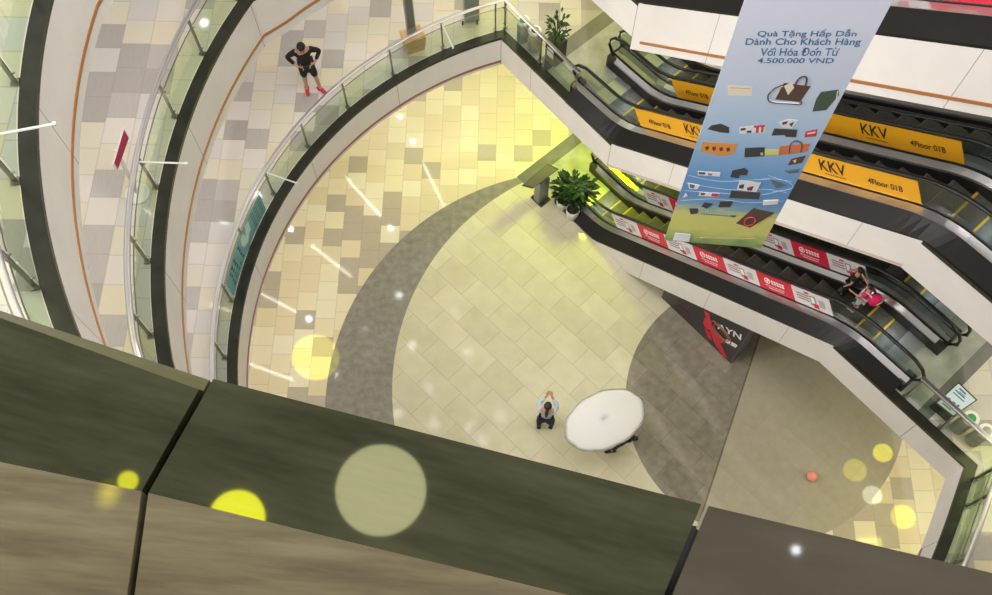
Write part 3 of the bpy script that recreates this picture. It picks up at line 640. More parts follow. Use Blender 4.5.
def advance(s):
    me = text_mesh(s, 1, Matrix()); cu = bpy.data.curves.new('t', 'FONT'); cu.body = s; o = bpy.data.objects.new('t', cu); C.objects.link(o)
    m2 = bpy.data.meshes.new_from_object(o.evaluated_get(bpy.context.evaluated_depsgraph_get())); bpy.data.objects.remove(o); return max(v.co.x for v in m2.vertices)
full = advance('Vói Hóa Đon Từ'); hb = nb()
for pre in ('Vo', 'Vói Hóa Đo'):
    f = advance(pre)/full; x = .29+(.972-.29)*f; y = 3.76+(3.842-3.76)*f+.022
    hexa(hb, [bp(x-.018, y-.004, .0065), bp(x+.004, y+.006, .0065), bp(x+.010, y+.03, .0065), bp(x-.004, y+.03, .0065), bp(x-.006, y+.014, .0065)], [bp(x-.018, y-.004, .005), bp(x+.004, y+.006, .005), bp(x+.010, y+.03, .005), bp(x-.004, y+.03, .005), bp(x-.006, y+.014, .005)])
me = bpy.data.meshes.new('t'); hb.to_mesh(me); hb.free(); ms.append(me)
for m_ in [join('l', ms[:1]), join('l', ms[1:2]), join('l', ms[2:3]+ms[4:]), join('l', ms[3:4])]: obj('lettering', m_, M_bt, fab)

# ------------------------------------------------------------------ people
def skin(name, verts, edges, m, parent, sub=1, smooth=True):
    """verts: {key: ((x,y,z), rx, ry)} grown with a Skin modifier, first key is the root"""
    keys = list(verts); me = bpy.data.meshes.new(name)
    me.from_pydata([verts[k][0] for k in keys], [(keys.index(a), keys.index(b_)) for a, b_ in edges], [])
    o = bpy.data.objects.new(name, me); C.objects.link(o)
    o.modifiers.new('s', 'SKIN').use_smooth_shade = True
    o.modifiers.new('u', 'SUBSURF').levels = sub
    for i, k in enumerate(keys):
        d = me.skin_vertices[0].data[i]; d.radius = verts[k][1:3] if len(verts[k]) > 2 else (verts[k][1],)*2; d.use_root = (i == 0)
    dg = bpy.context.evaluated_depsgraph_get(); m2 = bpy.data.meshes.new_from_object(o.evaluated_get(dg)); bpy.data.objects.remove(o)
    return obj(name, m2, m, parent, local=True, smooth=smooth)
def person(label, loc, rz, pose, mats, h=1.72, sleeves='long', legs='shorts', hair='short', extras=None, group=None):
    k = h/1.72; V3 = lambda p: Vector(p)*k
    P = dict(pelvis=(0, 0, .93), waist=(0, 0, 1.08), chest=(0, 0, 1.27), neckb=(0, .01, 1.44), neck=(0, -.005, 1.51), head=(0, -.03, 1.61), top=(0, -.02, 1.68),
             shL=(.17, .01, 1.40), shR=(-.17, .01, 1.40), elL=(.26, .05, 1.15), elR=(-.26, .05, 1.15), wrL=(.27, -.03, .92), wrR=(-.27, -.03, .92),
             hipL=(.09, 0, .90), hipR=(-.09, 0, .90), knL=(.11, -.02, .50), knR=(-.11, -.02, .50), anL=(.11, 0, .09), anR=(-.11, 0, .09), toL=(.13, -.17, .04), toR=(-.13, -.17, .04))
    P.update({a: b_ for a, b_ in pose.items() if a in P}); P = {a: V3(b_) for a, b_ in P.items()}
    R = dict(pelvis=(.14, .105), waist=(.125, .09), chest=(.15, .10), neckb=(.10, .07), neck=(.052, .055), head=(.077, .095), top=(.055, .065), shL=(.06, .06), elL=(.042, .042), wrL=(.028, .028), hipL=(.085, .085), knL=(.056, .058), anL=(.036, .04), toL=(.035, .025))
    for a in list(R):
        if a.endswith('L'): R[a[:-1]+'R'] = R[a]
    vv = {a: (P[a], R[a][0]*k, R[a][1]*k) for a in P}
    E = [('pelvis', 'waist'), ('waist', 'chest'), ('chest', 'neckb'), ('neckb', 'neck'), ('neck', 'head'), ('head', 'top')]
    for s_ in 'LR': E += [('neckb', 'sh'+s_), ('sh'+s_, 'el'+s_), ('el'+s_, 'wr'+s_), ('pelvis', 'hip'+s_), ('hip'+s_, 'kn'+s_), ('kn'+s_, 'an'+s_), ('an'+s_, 'to'+s_)]
    # nose and ears, hands with five fingers
    hd = (P['head']-P['neck']).normalized(); fwd = Vector(pose.get('face', (0, -1, 0))); fwd = (fwd-hd*fwd.dot(hd)).normalized(); sd = fwd.cross(hd)
    P_ = lambda a, p, r: vv.__setitem__(a, (p, r*k, r*k))
    P_('nose', P['head']+fwd*.105*k-hd*.01*k, .014); E.append(('head', 'nose'))
    for s_, q in (('L', 1), ('R', -1)): P_('ear'+s_, P['head']+sd*q*-.085*k, .018); E.append(('head', 'ear'+s_))
    for s_ in 'LR':
        d = Vector(pose.get('hand'+s_, P['wr'+s_]-P['el'+s_])).normalized(); side = d.cross(Vector((0, 1, 0) if abs(d.y) < .9 else (1, 0, 0))).normalized(); nrm = d.cross(side)
        pm = P['wr'+s_]+d*.06*k; P_('palm'+s_, pm, .034); E.append(('wr'+s_, 'palm'+s_))
        for f in range(5):
            o_ = side*(f-1.5)*.02*k if f < 4 else side*-.04*k; L_ = (.075, .085, .08, .06, .045)[f]*k
            a_ = pm+o_+d*(.03 if f < 4 else 0)*k; b_ = a_+(d if f < 4 else (d*.7-side*.7))*L_*.6; c_ = b_+(d*.8+nrm*.5)*L_*.5
            P_(f'f{s_}{f}a', a_, .010); P_(f'f{s_}{f}b', b_, .0095); P_(f'f{s_}{f}c', c_, .008)
            E += [('palm'+s_, f'f{s_}{f}a'), (f'f{s_}{f}a', f'f{s_}{f}b'), (f'f{s_}{f}b', f'f{s_}{f}c')]
    r = thing('person', label, 'person', loc, rz, group)
    skin('body', vv, E, M_skin, r)
    w = lambda a, g: (P[a], R[a][0]*k+g, R[a][1]*k+g)
    sv = {a: w(a, .018 if a != 'neckb' else .03) for a in ('pelvis', 'waist', 'chest', 'neckb')}; se = [('pelvis', 'waist'), ('waist', 'chest'), ('chest', 'neckb')]
    for s_ in 'LR':
        sv['sh'+s_] = w('sh'+s_, .016); se.append(('neckb', 'sh'+s_))
        if sleeves == 'long': sv['el'+s_] = w('el'+s_, .014); c_ = P['el'+s_].lerp(P['wr'+s_], .8); sv['cu'+s_] = (c_, .034*k+.012, .034*k+.012); se += [('sh'+s_, 'el'+s_), ('el'+s_, 'cu'+s_)]
        else: c_ = P['sh'+s_].lerp(P['el'+s_], .6); sv['cu'+s_] = (c_, .05*k+.018, .05*k+.018); se.append(('sh'+s_, 'cu'+s_))
    skin('shirt', sv, se, mats['shirt'], r)
    pv = {a: w(a, .022) for a in ('pelvis', 'hipL', 'hipR')}; pe = [('pelvis', 'hipL'), ('pelvis', 'hipR')]
    for s_ in 'LR':
        if legs == 'shorts': c_ = P['hip'+s_].lerp(P['kn'+s_], .9); pv['he'+s_] = (c_, .085*k, .085*k); pe.append(('hip'+s_, 'he'+s_))
        else: pv['kn'+s_] = w('kn'+s_, .02); c_ = P['kn'+s_].lerp(P['an'+s_], .92); pv['he'+s_] = (c_, .06*k, .06*k); pe += [('hip'+s_, 'kn'+s_), ('kn'+s_, 'he'+s_)]
    skin('shorts' if legs == 'shorts' else 'trousers', pv, pe, mats['legs'], r)
    for s_ in 'LR':
        a_, t_ = P['an'+s_], P['to'+s_]; d = (t_-a_); d.z = 0; d.normalize()
        skin('shoe', {'a': (a_-Vector((0, 0, .01)), .05*k, .05*k), 'h': (a_-d*.035*k-Vector((0, 0, .045*k)), .042*k, .04*k), 't': (t_+d*.03*k-Vector((0, 0, .002)), .042*k, .03*k)}, [('a', 'h'), ('a', 't')], mats['shoes'], r)
    # hair: a cap that leaves the face free
    bm = nb(); bmesh.ops.create_icosphere(bm, subdivisions=3, radius=1)
    c = P['head']+hd*.028*k-fwd*.012*k
    kill = [v for v in bm.verts if (v.co.y < -.35 and v.co.z < .45) or v.co.z < -.45]
    bmesh.ops.delete(bm, geom=kill, context='VERTS')
    B_ = Matrix((sd*-1, -fwd, hd)).transposed()
    for v in bm.verts: v.co = c+B_ @ Vector((v.co.x*.098, v.co.y*.112, v.co.z*.098))*k*(1+.04*math.sin(v.co.x*40)*math.sin(v.co.z*37))
    bmesh.ops.solidify(bm, geom=bm.faces[:], thickness=.012*k)
    obj('hair', bm, M_hair, r, local=True, smooth=True)
    bm = nb()
    for q in (-1, 1): bmesh.ops.create_uvsphere(bm, u_segments=8, v_segments=6, radius=.011*k, matrix=Matrix.Translation(P['head']+fwd*.088*k+sd*q*.032*k+hd*.015*k))
    obj('eyes', bm, M_ink, r, local=True)
    bm = nb(); q = P['head']+fwd*.088*k-hd*.052*k; tube(bm, [q-sd*.022*k, q+fwd*.004*k, q+sd*.022*k], .007*k, 6); obj('mouth', bm, mat('lips', lin(160, 90, 84), .5), r, local=True)
    if hair == 'long':
        t0 = P['head']-fwd*.09*k; skin('ponytail', {'a': (t0, .045*k), 'b': (t0-fwd*.09*k-hd*.06*k, .05*k), 'c': (t0-fwd*.10*k-hd*.2*k, .03*k)}, [('a', 'b'), ('b', 'c')], M_hair, r)
    return r, P
# man in black, hands on hips, looking down over the rail
person('person in black top and shorts with red shoes, hands on hips, on the gallery', (-4.15, 13.56, 4.6), math.radians(14),
       dict(elL=(.36, .12, 1.17), elR=(-.37, .12, 1.17), wrL=(.20, -.05, 1.02), wrR=(-.20, -.06, 1.02), handL=(-.8, -.5, -.3), handR=(.8, -.5, -.3), head=(0, -.07, 1.60), top=(0, -.075, 1.675), face=(0, -1, -.5),
            anL=(.16, -.03, .09), anR=(-.13, .04, .09), knL=(.14, -.06, .5), knR=(-.11, -.01, .5), toL=(.26, -.18, .04), toR=(-.13, -.14, .04)),
       dict(shirt=M_clothblack, legs=M_clothblack, shoes=M_redshoe))
# visitor on the ground floor holding a phone up
rp, PP = person('person in pale blue top, both hands raised to the face, on the cream floor', (1.18, 7.02, 0), math.radians(170),
       dict(elL=(.22, -.22, 1.18), elR=(-.22, -.22, 1.18), wrL=(.06, -.34, 1.42), wrR=(-.06, -.34, 1.42), handL=(-.2, -.5, .8), handR=(.2, -.5, .8), anL=(.15, .03, .09), anR=(-.15, -.02, .09), toL=(.2, -.15, .04), toR=(-.2, -.2, .04), knL=(.16, -.06, .5), knR=(-.16, -.06, .5)),
       dict(shirt=M_bluecloth, legs=M_clothblack, shoes=M_clothblack), legs='long', hair='long', h=1.66)
# walker under an added white canopy
ux_, uy_ = 2.46, 6.55
person('person in black trousers mostly hidden under the large white stand-in canopy on the cream floor', (3.0, 6.55, 0), math.radians(-80),
       dict(elR=(-.2, -.2, 1.2), wrR=(-.02, -.4, 1.3), elL=(.2, -.22, 1.2), wrL=(.02, -.4, 1.2), handL=(-.6, -.3, .4), handR=(.6, -.3, .4), anL=(.09, -.22, .09), toL=(.09, -.4, .04), knL=(.1, -.2, .5), anR=(-.1, .36, .13), toR=(-.12, .24, .04), knR=(-.1, .12, .5)),
       dict(shirt=M_clothblack, legs=M_clothblack, shoes=M_clothblack), legs='long')
par = thing('blob_stand_in', 'tilted white stand-in canopy for a bright blob, covering the person on the cream floor', 'blob_stand_in', (2.58, 6.55, 1.2))  # made-up canopy standing in for an overexposed white patch
MP = Matrix.Translation((2.4, 6.60, 2.12)) @ Matrix.Rotation(math.radians(25), 4, 'Z') @ Matrix.Rotation(math.radians(-8), 4, 'Y')
bm = nb(); NS = 10; rings = []
for t in range(7):
    a = t/6*1.15; rr = math.sin(a)/math.sin(1.15)
    rings.append([MP @ Vector((rr*.98*math.cos(2*PI*j/40)*(1-.035*rr*(1-abs(math.cos(PI*j/40*NS)))), rr*.66*math.sin(2*PI*j/40)*(1-.035*rr*(1-abs(math.cos(PI*j/40*NS)))), .34*(math.cos(a)-1))) for j in range(40)])
rings[0] = [p.lerp(MP @ Vector((0, 0, 0)), .0)+Vector((.001*math.cos(2*PI*j/40), .001*math.sin(2*PI*j/40), 0)) for j, p in enumerate(rings[0])]
quadgrid(bm, rings, caps=False); bmesh.ops.solidify(bm, geom=bm.faces[:], thickness=.006)
M_par = mat('stand_in_cloth', (.97, .97, .97), .7); obj('stand_in_canopy', bm, M_par, par, smooth=True)
bm = nb(); tube(bm, [MP @ Vector((0, 0, -.02)), MP @ Vector((0, 0, -.3)), (2.59, 6.62, 1.22)], .014); obj('stand_in_shaft', bm, M_grey, par)
for j in range(NS):
    bm = nb(); tube(bm, [MP @ Vector((.9*math.cos(2*PI*j/NS)*f, .6*math.sin(2*PI*j/NS)*f, .34*(math.cos(1.15*f)-1)-.012)) for f in (.05, .3, .6, .95)], .005, 5); obj('stand_in_rib', bm, M_grey, par)
# child in pink on the escalator, facing down the run
q = Q(-1.22, 10.95, zlin(-1.15)+.035)
cp, PPc = person('child in pink top and white shorts with a round pink backpack riding the escalator', (q.x, q.y, q.z), SANG-PI/2,
       dict(elR=(-.26, -.12, 1.2), wrR=(-.3, -.36, 1.3), handR=(-.2, -.9, 0), elL=(.25, -.1, 1.18), wrL=(.22, -.32, 1.1)), dict(shirt=M_pinkcloth, legs=M_whitecloth, shoes=M_whitecloth), h=1.12, sleeves='short', hair='long')
bp_ = nb(); bmesh.ops.create_uvsphere(bp_, u_segments=20, v_segments=14, radius=1, matrix=Matrix.Translation((0, .2, .82)) @ Matrix.Diagonal((.14, .12, .17, 1)))
pack = thing('backpack', 'round hot pink backpack on the back of the child riding the escalator', 'backpack', (q.x, q.y, q.z+.6), SANG-PI/2)
for v in bp_.verts: v.co.z -= .6
obj('bag', bp_, M_pinkcloth, pack, local=True, smooth=True)
for s_ in (-1, 1):
    bm = nb(); tube(bm, smoothpath([(s_*.075, .14, .32), (s_*.085, .02, .36), (s_*.085, -.085, .26), (s_*.09, -.03, .12), (s_*.08, .12, .1)], 4), .012, 6); obj('strap', bm, M_whitecloth, pack, local=True)
bm = nb(); tube(bm, [(-.1, .3, .26), (0, .33, .3), (.1, .3, .26)], .008, 6); obj('zip', bm, M_whitecloth, pack, local=True)
q = Q(-1.62, 11.24, zlin(-1.55)+.035)
person('person in black with dark hair standing just below the child in pink on the escalator', (q.x, q.y, q.z), SANG-PI/2, dict(wrR=(-.25, -.2, .98), elR=(-.27, -.03, 1.15)), dict(shirt=M_clothblack, legs=M_clothblack, shoes=M_clothblack), h=1.15, sleeves='short', legs='long', hair='long')

# ------------------------------------------------------------------ furniture and plants
def leafy(name, c, n_, rad, hgt, m, L=.24, up=.5, seed=1):
    rnd = random.Random(seed); bm = nb()
    for i in range(n_):
        a = rnd.uniform(0, 2*PI); el = rnd.uniform(-.1, 1.3); rr = rad*rnd.uniform(.15, 1); z0 = hgt*rnd.uniform(.25, 1)
        p = Vector((c[0]+rr*math.cos(a), c[1]+rr*math.sin(a), c[2]+z0)); d = Vector((math.cos(a)*math.cos(el), math.sin(a)*math.cos(el), math.sin(el)*up+.1)).normalized()
        sd = d.cross(Vector((0, 0, 1))).normalized(); l_ = L*rnd.uniform(.7, 1.2); w = l_*.2; dz = Vector((0, 0, -.25*l_))
        t = Vector((0, 0, .004)); pts = [p-sd*w*.3, p+sd*w*.3, p+d*l_*.5+sd*w, p+d*l_+dz, p+d*l_*.5-sd*w]
        hexa(bm, [x+t for x in pts], pts)
    return bm
def stems(bm, c, n_, rad, hgt, seed=3):
    rnd = random.Random(seed)
    for i in range(n_):
        a = 2*PI*i/n_; r_ = rad*rnd.uniform(.4, .9); tube(bm, [(c[0]+.03*math.cos(a), c[1]+.03*math.sin(a), c[2]), (c[0]+r_*.5*math.cos(a), c[1]+r_*.5*math.sin(a), c[2]+hgt*.6), (c[0]+r_*math.cos(a), c[1]+r_*math.sin(a), c[2]+hgt)], [.012, .009, .005], 6)
    return bm
def potted(c, pr, ph, rad, hgt, label, seed, n_=190, shift=(0, 0)):
    t = thing('potted_plant', label, 'plant', c, 0, 'plants in white pots')
    bm = nb(); lathe(bm, [(pr*.72, 0), (pr*.8, .01), (pr, ph*.95), (pr, ph), (pr*.9, ph), (pr*.86, ph-.06)], c); obj('pot', bm, M_pot, t, smooth=True)
    bm = nb(); lathe(bm, [(.01, ph-.05), (pr*.87, ph-.055), (pr*.87, ph-.09)], c); obj('soil', bm, M_soil, t)
    cc = (c[0], c[1], c[2]+ph-.06); bm = stems(nb(), cc, 9, rad*.8, hgt*.8, seed); obj('stems', bm, M_leaf2, t)
    obj('foliage', leafy('f', (cc[0]+shift[0], cc[1]+shift[1], cc[2]), n_, rad, hgt, M_leaf, seed=seed), M_leaf, t)
potted((1.76, 13.1, 0), .17, .42, .36, .75, 'bushy green plant in white pot beside the grey kiosk at the escalator foot', 4, shift=(.14, .06))
potted((2.02, 12.82, 0), .19, .42, .36, .8, 'bushy green plant in white pot with bare soil showing, nearest the black escalator side', 9, n_=150, shift=(.14, .26))
# planter on the gallery
c = (1.36, 14.42, 4.6)
t = thing('planter_box', 'dark square planter with upright green plant behind the lowest glass railing', 'plant', c)
bm = nb(); box(bm, (c[0], c[1], 4.95), (.34, .34, .7), SANG); obj('planter', bm, M_dark, t)
bm = nb(); box(bm, Q(c[0]*UX+c[1]*UY, c[0]*VX+c[1]*VY-.176, 4.98), (.2, .006, .3), SANG); obj('notice', bm, M_pw, t)
bm = stems(nb(), (c[0], c[1], 5.3), 8, .22, .6); obj('stems', bm, M_leaf2, t)
obj('foliage', leafy('f', (c[0], c[1], 5.25), 90, .24, .75, M_leaf2, L=.16, up=.9, seed=5), M_leaf2, t)
def bin_(c, label, inner):
    t = thing('litter_bin', label, 'bin', c, 0, 'round bins by the glass railing')
    bm = nb(); lathe(bm, [(.135, 0), (.14, .02), (.14, .60), (.01, .60)], c); obj('body', bm, M_bin, t, smooth=False)
    bm = nb(); lathe(bm, [(.09, .66), (.15, .66), (.155, .63), (.15, .60), (.09, .60)], c, 28); quadgrid; obj('rim', bm, M_lid, t)
    bm = nb(); lathe(bm, [(.01, .672), (.085, .668), (.088, .645)], c); obj('opening', bm, inner, t)
bin_((.62, 15.0, 4.6), 'round bin with green opening and white rim, nearer the sharp corner of the glass railing', M_greenlid)
bin_((.88, 14.72, 4.6), 'round bin with grey opening and white rim, beside the dark square planter', M_dark)
bin_((8.97, 5.62, 4.6), 'round bin with green opening and white rim, next to the blue sign stand', M_greenlid)
bin_((9.21, 5.37, 4.6), 'round bin with grey opening and white rim, at the right edge of the photo', M_grey)
def slab_stand(label, cat, name, quad, thick, basec, m_face, m_frame, prints=None, foot=True, zb=0):
    t = thing(name, label, cat, (*basec, zb))
    qv = [Vector(p) for p in quad]; nrm = (qv[1]-qv[0]).cross(qv[3]-qv[0]).normalized()
    if nrm.z < 0: nrm = -nrm
    bm = nb(); hexa(bm, qv, [p-nrm*thick for p in qv]); obj('frame', bm, m_frame, t)
    cen = sum(qv, Vector())/4; ins_ = [p.lerp(cen, .09) for p in qv]
    bm = nb(); hexa(bm, [p+nrm*.004 for p in ins_], [p-nrm*.002 for p in ins_]); fc = obj('screen', bm, m_face, t)
    if foot: bm = nb(); box(bm, (basec[0], basec[1], zb+.02), (.42, .36, .04), SANG); obj('foot', bm, M_dark, t)
    bm = nb(); b0 = Vector((*basec, zb+.04)); tube(bm, [b0, cen-nrm*(thick if foot else .09)], .06 if foot else .03, 10); obj('pedestal', bm, M_grey if foot else M_pw, t)
    return t, fc, qv, nrm
# grey kiosk on the ground floor
t, fc, qv, nr = slab_stand('grey information kiosk with slanted dark-framed screen at the escalator foot', 'kiosk', 'information_kiosk', [wp(522, 185.5, 1.27), wp(547.8, 163.6, 1.27), wp(559, 169, 1.15), wp(533, 188.6, 1.15)], .05, (1.2, 13.36), M_screen, M_dark)
bm = nb(); box(bm, (1.2, 13.36, .55), (.34, .2, 1.0), SANG+PI/2); obj('cabinet', bm, M_grey, t)
# blue sign stand on the right landing
M_blue = mat('pale_blue_print', lin(206, 226, 236), .4)
t, fc, qv, nr = slab_stand('slanted black-framed sign stand with pale blue poster on the right landing', 'sign', 'sign_stand', [wp(935.6, 403, 5.2), wp(958.7, 382, 5.35), wp(977.6, 400, 5.35), wp(953, 417, 5.2)], .03, (8.78, 6.02), M_blue, M_dark, zb=4.6)
bm = nb()
def onq(a, b_): return qv[0].lerp(qv[1], b_).lerp(qv[3].lerp(qv[2], b_), a)+nr*.006
for (a, b_, w, h_) in [(.15, .72, .5, .04), (.15, .62, .6, .035), (.2, .84, .35, .05), (.3, .78, .3, .02), (.15, .2, .65, .08), (.2, .32, .12, .1), (.45, .3, .14, .12), (.68, .34, .1, .1), (.2, .12, .5, .04)]:
    p = [onq(a, b_), onq(a+w, b_), onq(a+w, b_+h_), onq(a, b_+h_)]; hexa(bm, [x+nr*.002 for x in p], p)
obj('poster_print', bm, mat('slate_print', lin(70, 100, 130), .4), fc)
# red sign on the middle gallery
t, fc, qv, nr = slab_stand('red sign board with white edge on a round white base, behind the middle glass railing', 'sign', 'sign_stand', [wp(113.5, 164.4, 10.3), wp(124.2, 128, 10.3), wp(129.3, 137, 10.16), wp(117.5, 171, 10.16)], .025, tuple(wp(138, 194, 9.2).xy), mat('magenta_panel', lin(156, 40, 74), .5), M_pw, zb=9.2, foot=False)
bm = nb(); lathe(bm, [(.2, 0), (.2, .03), (.03, .05)], wp(138, 194, 9.2)); obj('round_base', bm, M_lid, t)
bm = nb(); box(bm, wp(133, 183, 9.75), (.02, .2, .28), .1); obj('leaflet_tray', bm, M_pw, t)
# wooden planter base with tall totem
c = Vector((-1.9, 14.76, 4.6)); t = thing('totem_sign', 'tall grey totem standing in a pale wooden box behind the glass railing', 'sign', c, 0)
bm = nb(); a_ = math.radians(24); R_ = Matrix.Rotation(a_, 3, 'Z')
hexa(bm, [c+R_ @ Vector((x*.25, y*.2, .46)) for x, y in ((-1, -1), (1, -1), (1, 1), (-1, 1))], [c+R_ @ Vector((x*.2, y*.16, 0)) for x, y in ((-1, -1), (1, -1), (1, 1), (-1, 1))]); obj('wooden_box', bm, M_wood, t)
bm = nb(); box(bm, c+Vector((-.02, .0, 1.3)), (.2, .09, 1.75), a_); tt = obj('totem', bm, M_grey, t)
bm = nb(); box(bm, c+R_ @ Vector((-.02, -.048, 1.4)), (.15, .006, 1.3), a_); obj('dark_face', bm, M_screen, tt)
# grey cabinet on castors at the top edge
c = Vector((-.58, 15.52, 4.6)); t = thing('wheeled_cabinet', 'grey wheeled display cabinet behind the glass railing at the top edge', 'cabinet', c)
bm = nb(); box(bm, c+Vector((0, .05, .62)), (.34, .26, 1.1), .2); obj('cabinet_body', bm, M_grey, t)
bm = nb(); box(bm, c+Vector((-.05, .08, 1.22)), (.6, .34, .05), .2); obj('tray', bm, M_dark, t)
for x, y in ((-.2, -.1), (.14, -.08), (-.16, .16), (.16, .18)):
    bm = nb(); tube(bm, [c+Vector((x-.02, y, .05)), c+Vector((x+.02, y, .05))], .05, 12); obj('castor', bm, M_dark, t)
# black stall under the lower escalator
M_stall = mat('stall_black', lin(36, 34, 32), .4)
t = thing('black_backdrop', 'black printed display wall with red bow and white letters under the lower escalator', 'display', Q(-3.8, 10.16, 0))
bm = nb(); quadgrid(bm, [[Q(s, 10.12, .0), Q(s, 10.12, h_), Q(s, 10.5, h_), Q(s, 10.5, 0)] for s, h_ in ((-5.0, .55), (-4.0, 1.4), (-2.62, 2.2))]); wall = obj('display_wall', bm, M_stall, t)
bm = nb(); box(bm, Q(-2.60, 10.31, 1.1), (.03, .38, 2.2), SANG); obj('end_panel', bm, mat('violet_grey_panel', lin(78, 72, 92), .4), t)
def dw(s, z, l_=.004): return Q(s, 10.12-l_, z)
bm = nb()
def dpoly(pts, l_, mi):
    hexa(bm, [dw(*p, l_) for p in pts], [dw(*p, .001) for p in pts], mi)
dpoly([(-3.82, 1.22), (-3.66, 1.3), (-3.52, .98), (-3.6, .86)], .006, 0)
dpoly([(-3.72, .95), (-3.5, 1.02), (-3.38, .72), (-3.56, .52), (-3.7, .66)], .008, 0)
dpoly([(-3.5, .78), (-3.3, .82), (-3.0, .66), (-3.05, .52), (-3.4, .5)], .010, 0)
dpoly([(-3.36, .5), (-3.12, .52), (-2.72, .12), (-2.86, .04), (-3.2, .24)], .012, 0)
dpoly([(-3.6, .5), (-3.42, .52), (-3.3, .26), (-3.42, .22)], .013, 0)
for r_ in (.30, .22): tube(bm, [dw(-3.18+r_*math.cos(k*PI/10)*1.15, .98+r_*.8*math.sin(k*PI/10)-.25*r_*math.cos(k*PI/10), .012) for k in range(20)], .018, 5, closed=True, mi=2)
dpoly([(-4.5, .36), (-4.2, .5), (-4.05, .36), (-4.3, .26)], .006, 3)
dpoly([(-2.98, .74), (-2.68, .92), (-2.68, 1.08), (-2.98, .9)], .014, 1)
obj('bow_print', bm, [M_red, M_wink, mat('bronze_print', lin(150, 100, 80), .4), mat('maroon_print', lin(96, 30, 34), .5)], wall)
F_ = Matrix((Q(.83, 0, .56), Q(-.2, 0, .98), Q(0, -1, 0))).transposed().to_4x4(); F_.translation = dw(-3.02, 1.34, .008)
obj('lettering', text_mesh('AYN', .78, F_, height=.26, bold=.02), M_wink, wall)
# pink ball
bm = nb(); bmesh.ops.create_uvsphere(bm, u_segments=24, v_segments=16, radius=.125, matrix=Matrix.Translation((7.46, 5.78, .125)))
tag(obj('ball', bm, mat('salmon', lin(242, 150, 130), .4), smooth=True), 'small salmon pink ball lying on the dark grey floor', 'ball')

# ------------------------------------------------------------------ lights
def area(name, loc, size, power, col=(1, 1, 1), rot=(0, 0, 0), shape='RECTANGLE', spread=PI):
    l = bpy.data.lights.new(name, 'AREA'); l.shape = shape; l.size = size[0]
    if shape in ('RECTANGLE', 'ELLIPSE'): l.size_y = size[1]
    l.energy = power; l.color = col; l.spread = spread
    o = bpy.data.objects.new(name, l); C.objects.link(o); o.location = loc; o.rotation_euler = rot; return o
def spot(name, loc, target, radius, power, col, blend=.15):
    l = bpy.data.lights.new(name, 'SPOT'); d = (Vector(target)-Vector(loc)); l.spot_size = 2*math.atan(radius/d.length); l.spot_blend = blend; l.energy = power; l.color = col; l.shadow_soft_size = .01
    o = bpy.data.objects.new(name, l); C.objects.link(o); o.location = loc; o.rotation_euler = d.to_track_quat('-Z', 'Y').to_euler(); return o
w = bpy.data.worlds.new('world'); S.world = w; w.use_nodes = True
w.node_tree.nodes['Background'].inputs[0].default_value = (1, .97, .92, 1); w.node_tree.nodes['Background'].inputs[1].default_value = .42
area('atrium_top_fill', (2.5, 7.9, 29), (17, 5.2), 2600, (1, .97, .92))  # unseen overhead fill added for the void, placed clear of reflections
for x in (-3, 4): area('banner_fill', (x, 3.0, 25.2), (5, 1.2), 660, (1, .97, .93), Vector((0, .8, -.6)).to_track_quat('-Z', 'Y').to_euler())  # unseen fill added to brighten the front of the banner
# unseen fills added to brighten the white sides, then lamps under each gallery
for x, y, z, pw in ((-4.6, 4.8, 12.2, 140), (-4.6, 4.8, 16.8, 120), (-4.7, 7.5, 7.8, 120)): area('panel_fill', (x, y, z), (.5, 3.0), pw, (1, .96, .92), Vector((.9, .35, -.3)).to_track_quat('-Z', 'Y').to_euler(), spread=1.9)
for z, pw, col in ((3.45, 150, (1, .96, .87)), (8.0, 150, (1, .96, .94)), (12.4, 125, (1, .95, .92)), (17.2, 70, (1, .97, .86))):
    area('gallery_lamp', (-8.2, 9, z), (2.5, 12), pw, col)
    area('gallery_lamp', (-2.5, 18.3, z), (10, 3), pw, col)
for z in (3.45, 8.0): area('landing_lamp', (12.5, 6.5, z), (3, 6), 110, (1, .97, .88))
# yellow accent lamps
YEL = (.98, .95, .10)
area('yellow_lamp', (2.6, 16.2, 3.4), (4.0, 1.5), 22, YEL, (math.radians(-22), 0, math.radians(-30)))
area('yellow_lamp', (-2.2, 16.2, 3.4), (4.0, 1.5), 20, YEL, (math.radians(-20), 0, math.radians(20)))
q = Q(-9.0, 11.5, 3.6); area('lime_lamp', q, (.5, .5), 150, (.78, 1, .0))
area('yellow_lamp', (2.6, 17.5, 7.9), (7, 2.2), 95, (1, .97, .25))
q = Q(-10.4, 13.2, 7.9); area('yellow_lamp', q, (3.4, 1.2), 30, (1, .95, .1), (0, 0, SANG))
area('yellow_lamp', (9.9, 3.9, 3.4), (.6, 2.2), 45, YEL)
area('yellow_lamp', (10.8, 5.2, 7.9), (1.2, 2.0), 45, (1, .96, .4))
area('green_lamp', (-6.6, 4.8, 17), (.8, 2), 25, (.95, 1, .4))
area('green_lamp', (-6.6, 5.2, 12.2), (.8, 2), 12, (.95, 1, .4))
for x, y, r_, pw, col in ((9.27, 6.38, .24, 5200, (1, 1, 0)), (8.54, 5.96, .29, 2200, (1, 1, .02)), (8.86, 5.36, .24, 3600, (.85, .95, 1)), (9.5, 4.85, .3, 3000, (1, 1, .0)), (-4.5, 8.82, .62, 3000, (1, 1, 0))):
    spot('added_disc_spot', (1.6, 2.2, 20), (x, y, 0), r_, pw*5, col, .3)  # added spots standing in for reflected coloured discs over the floor
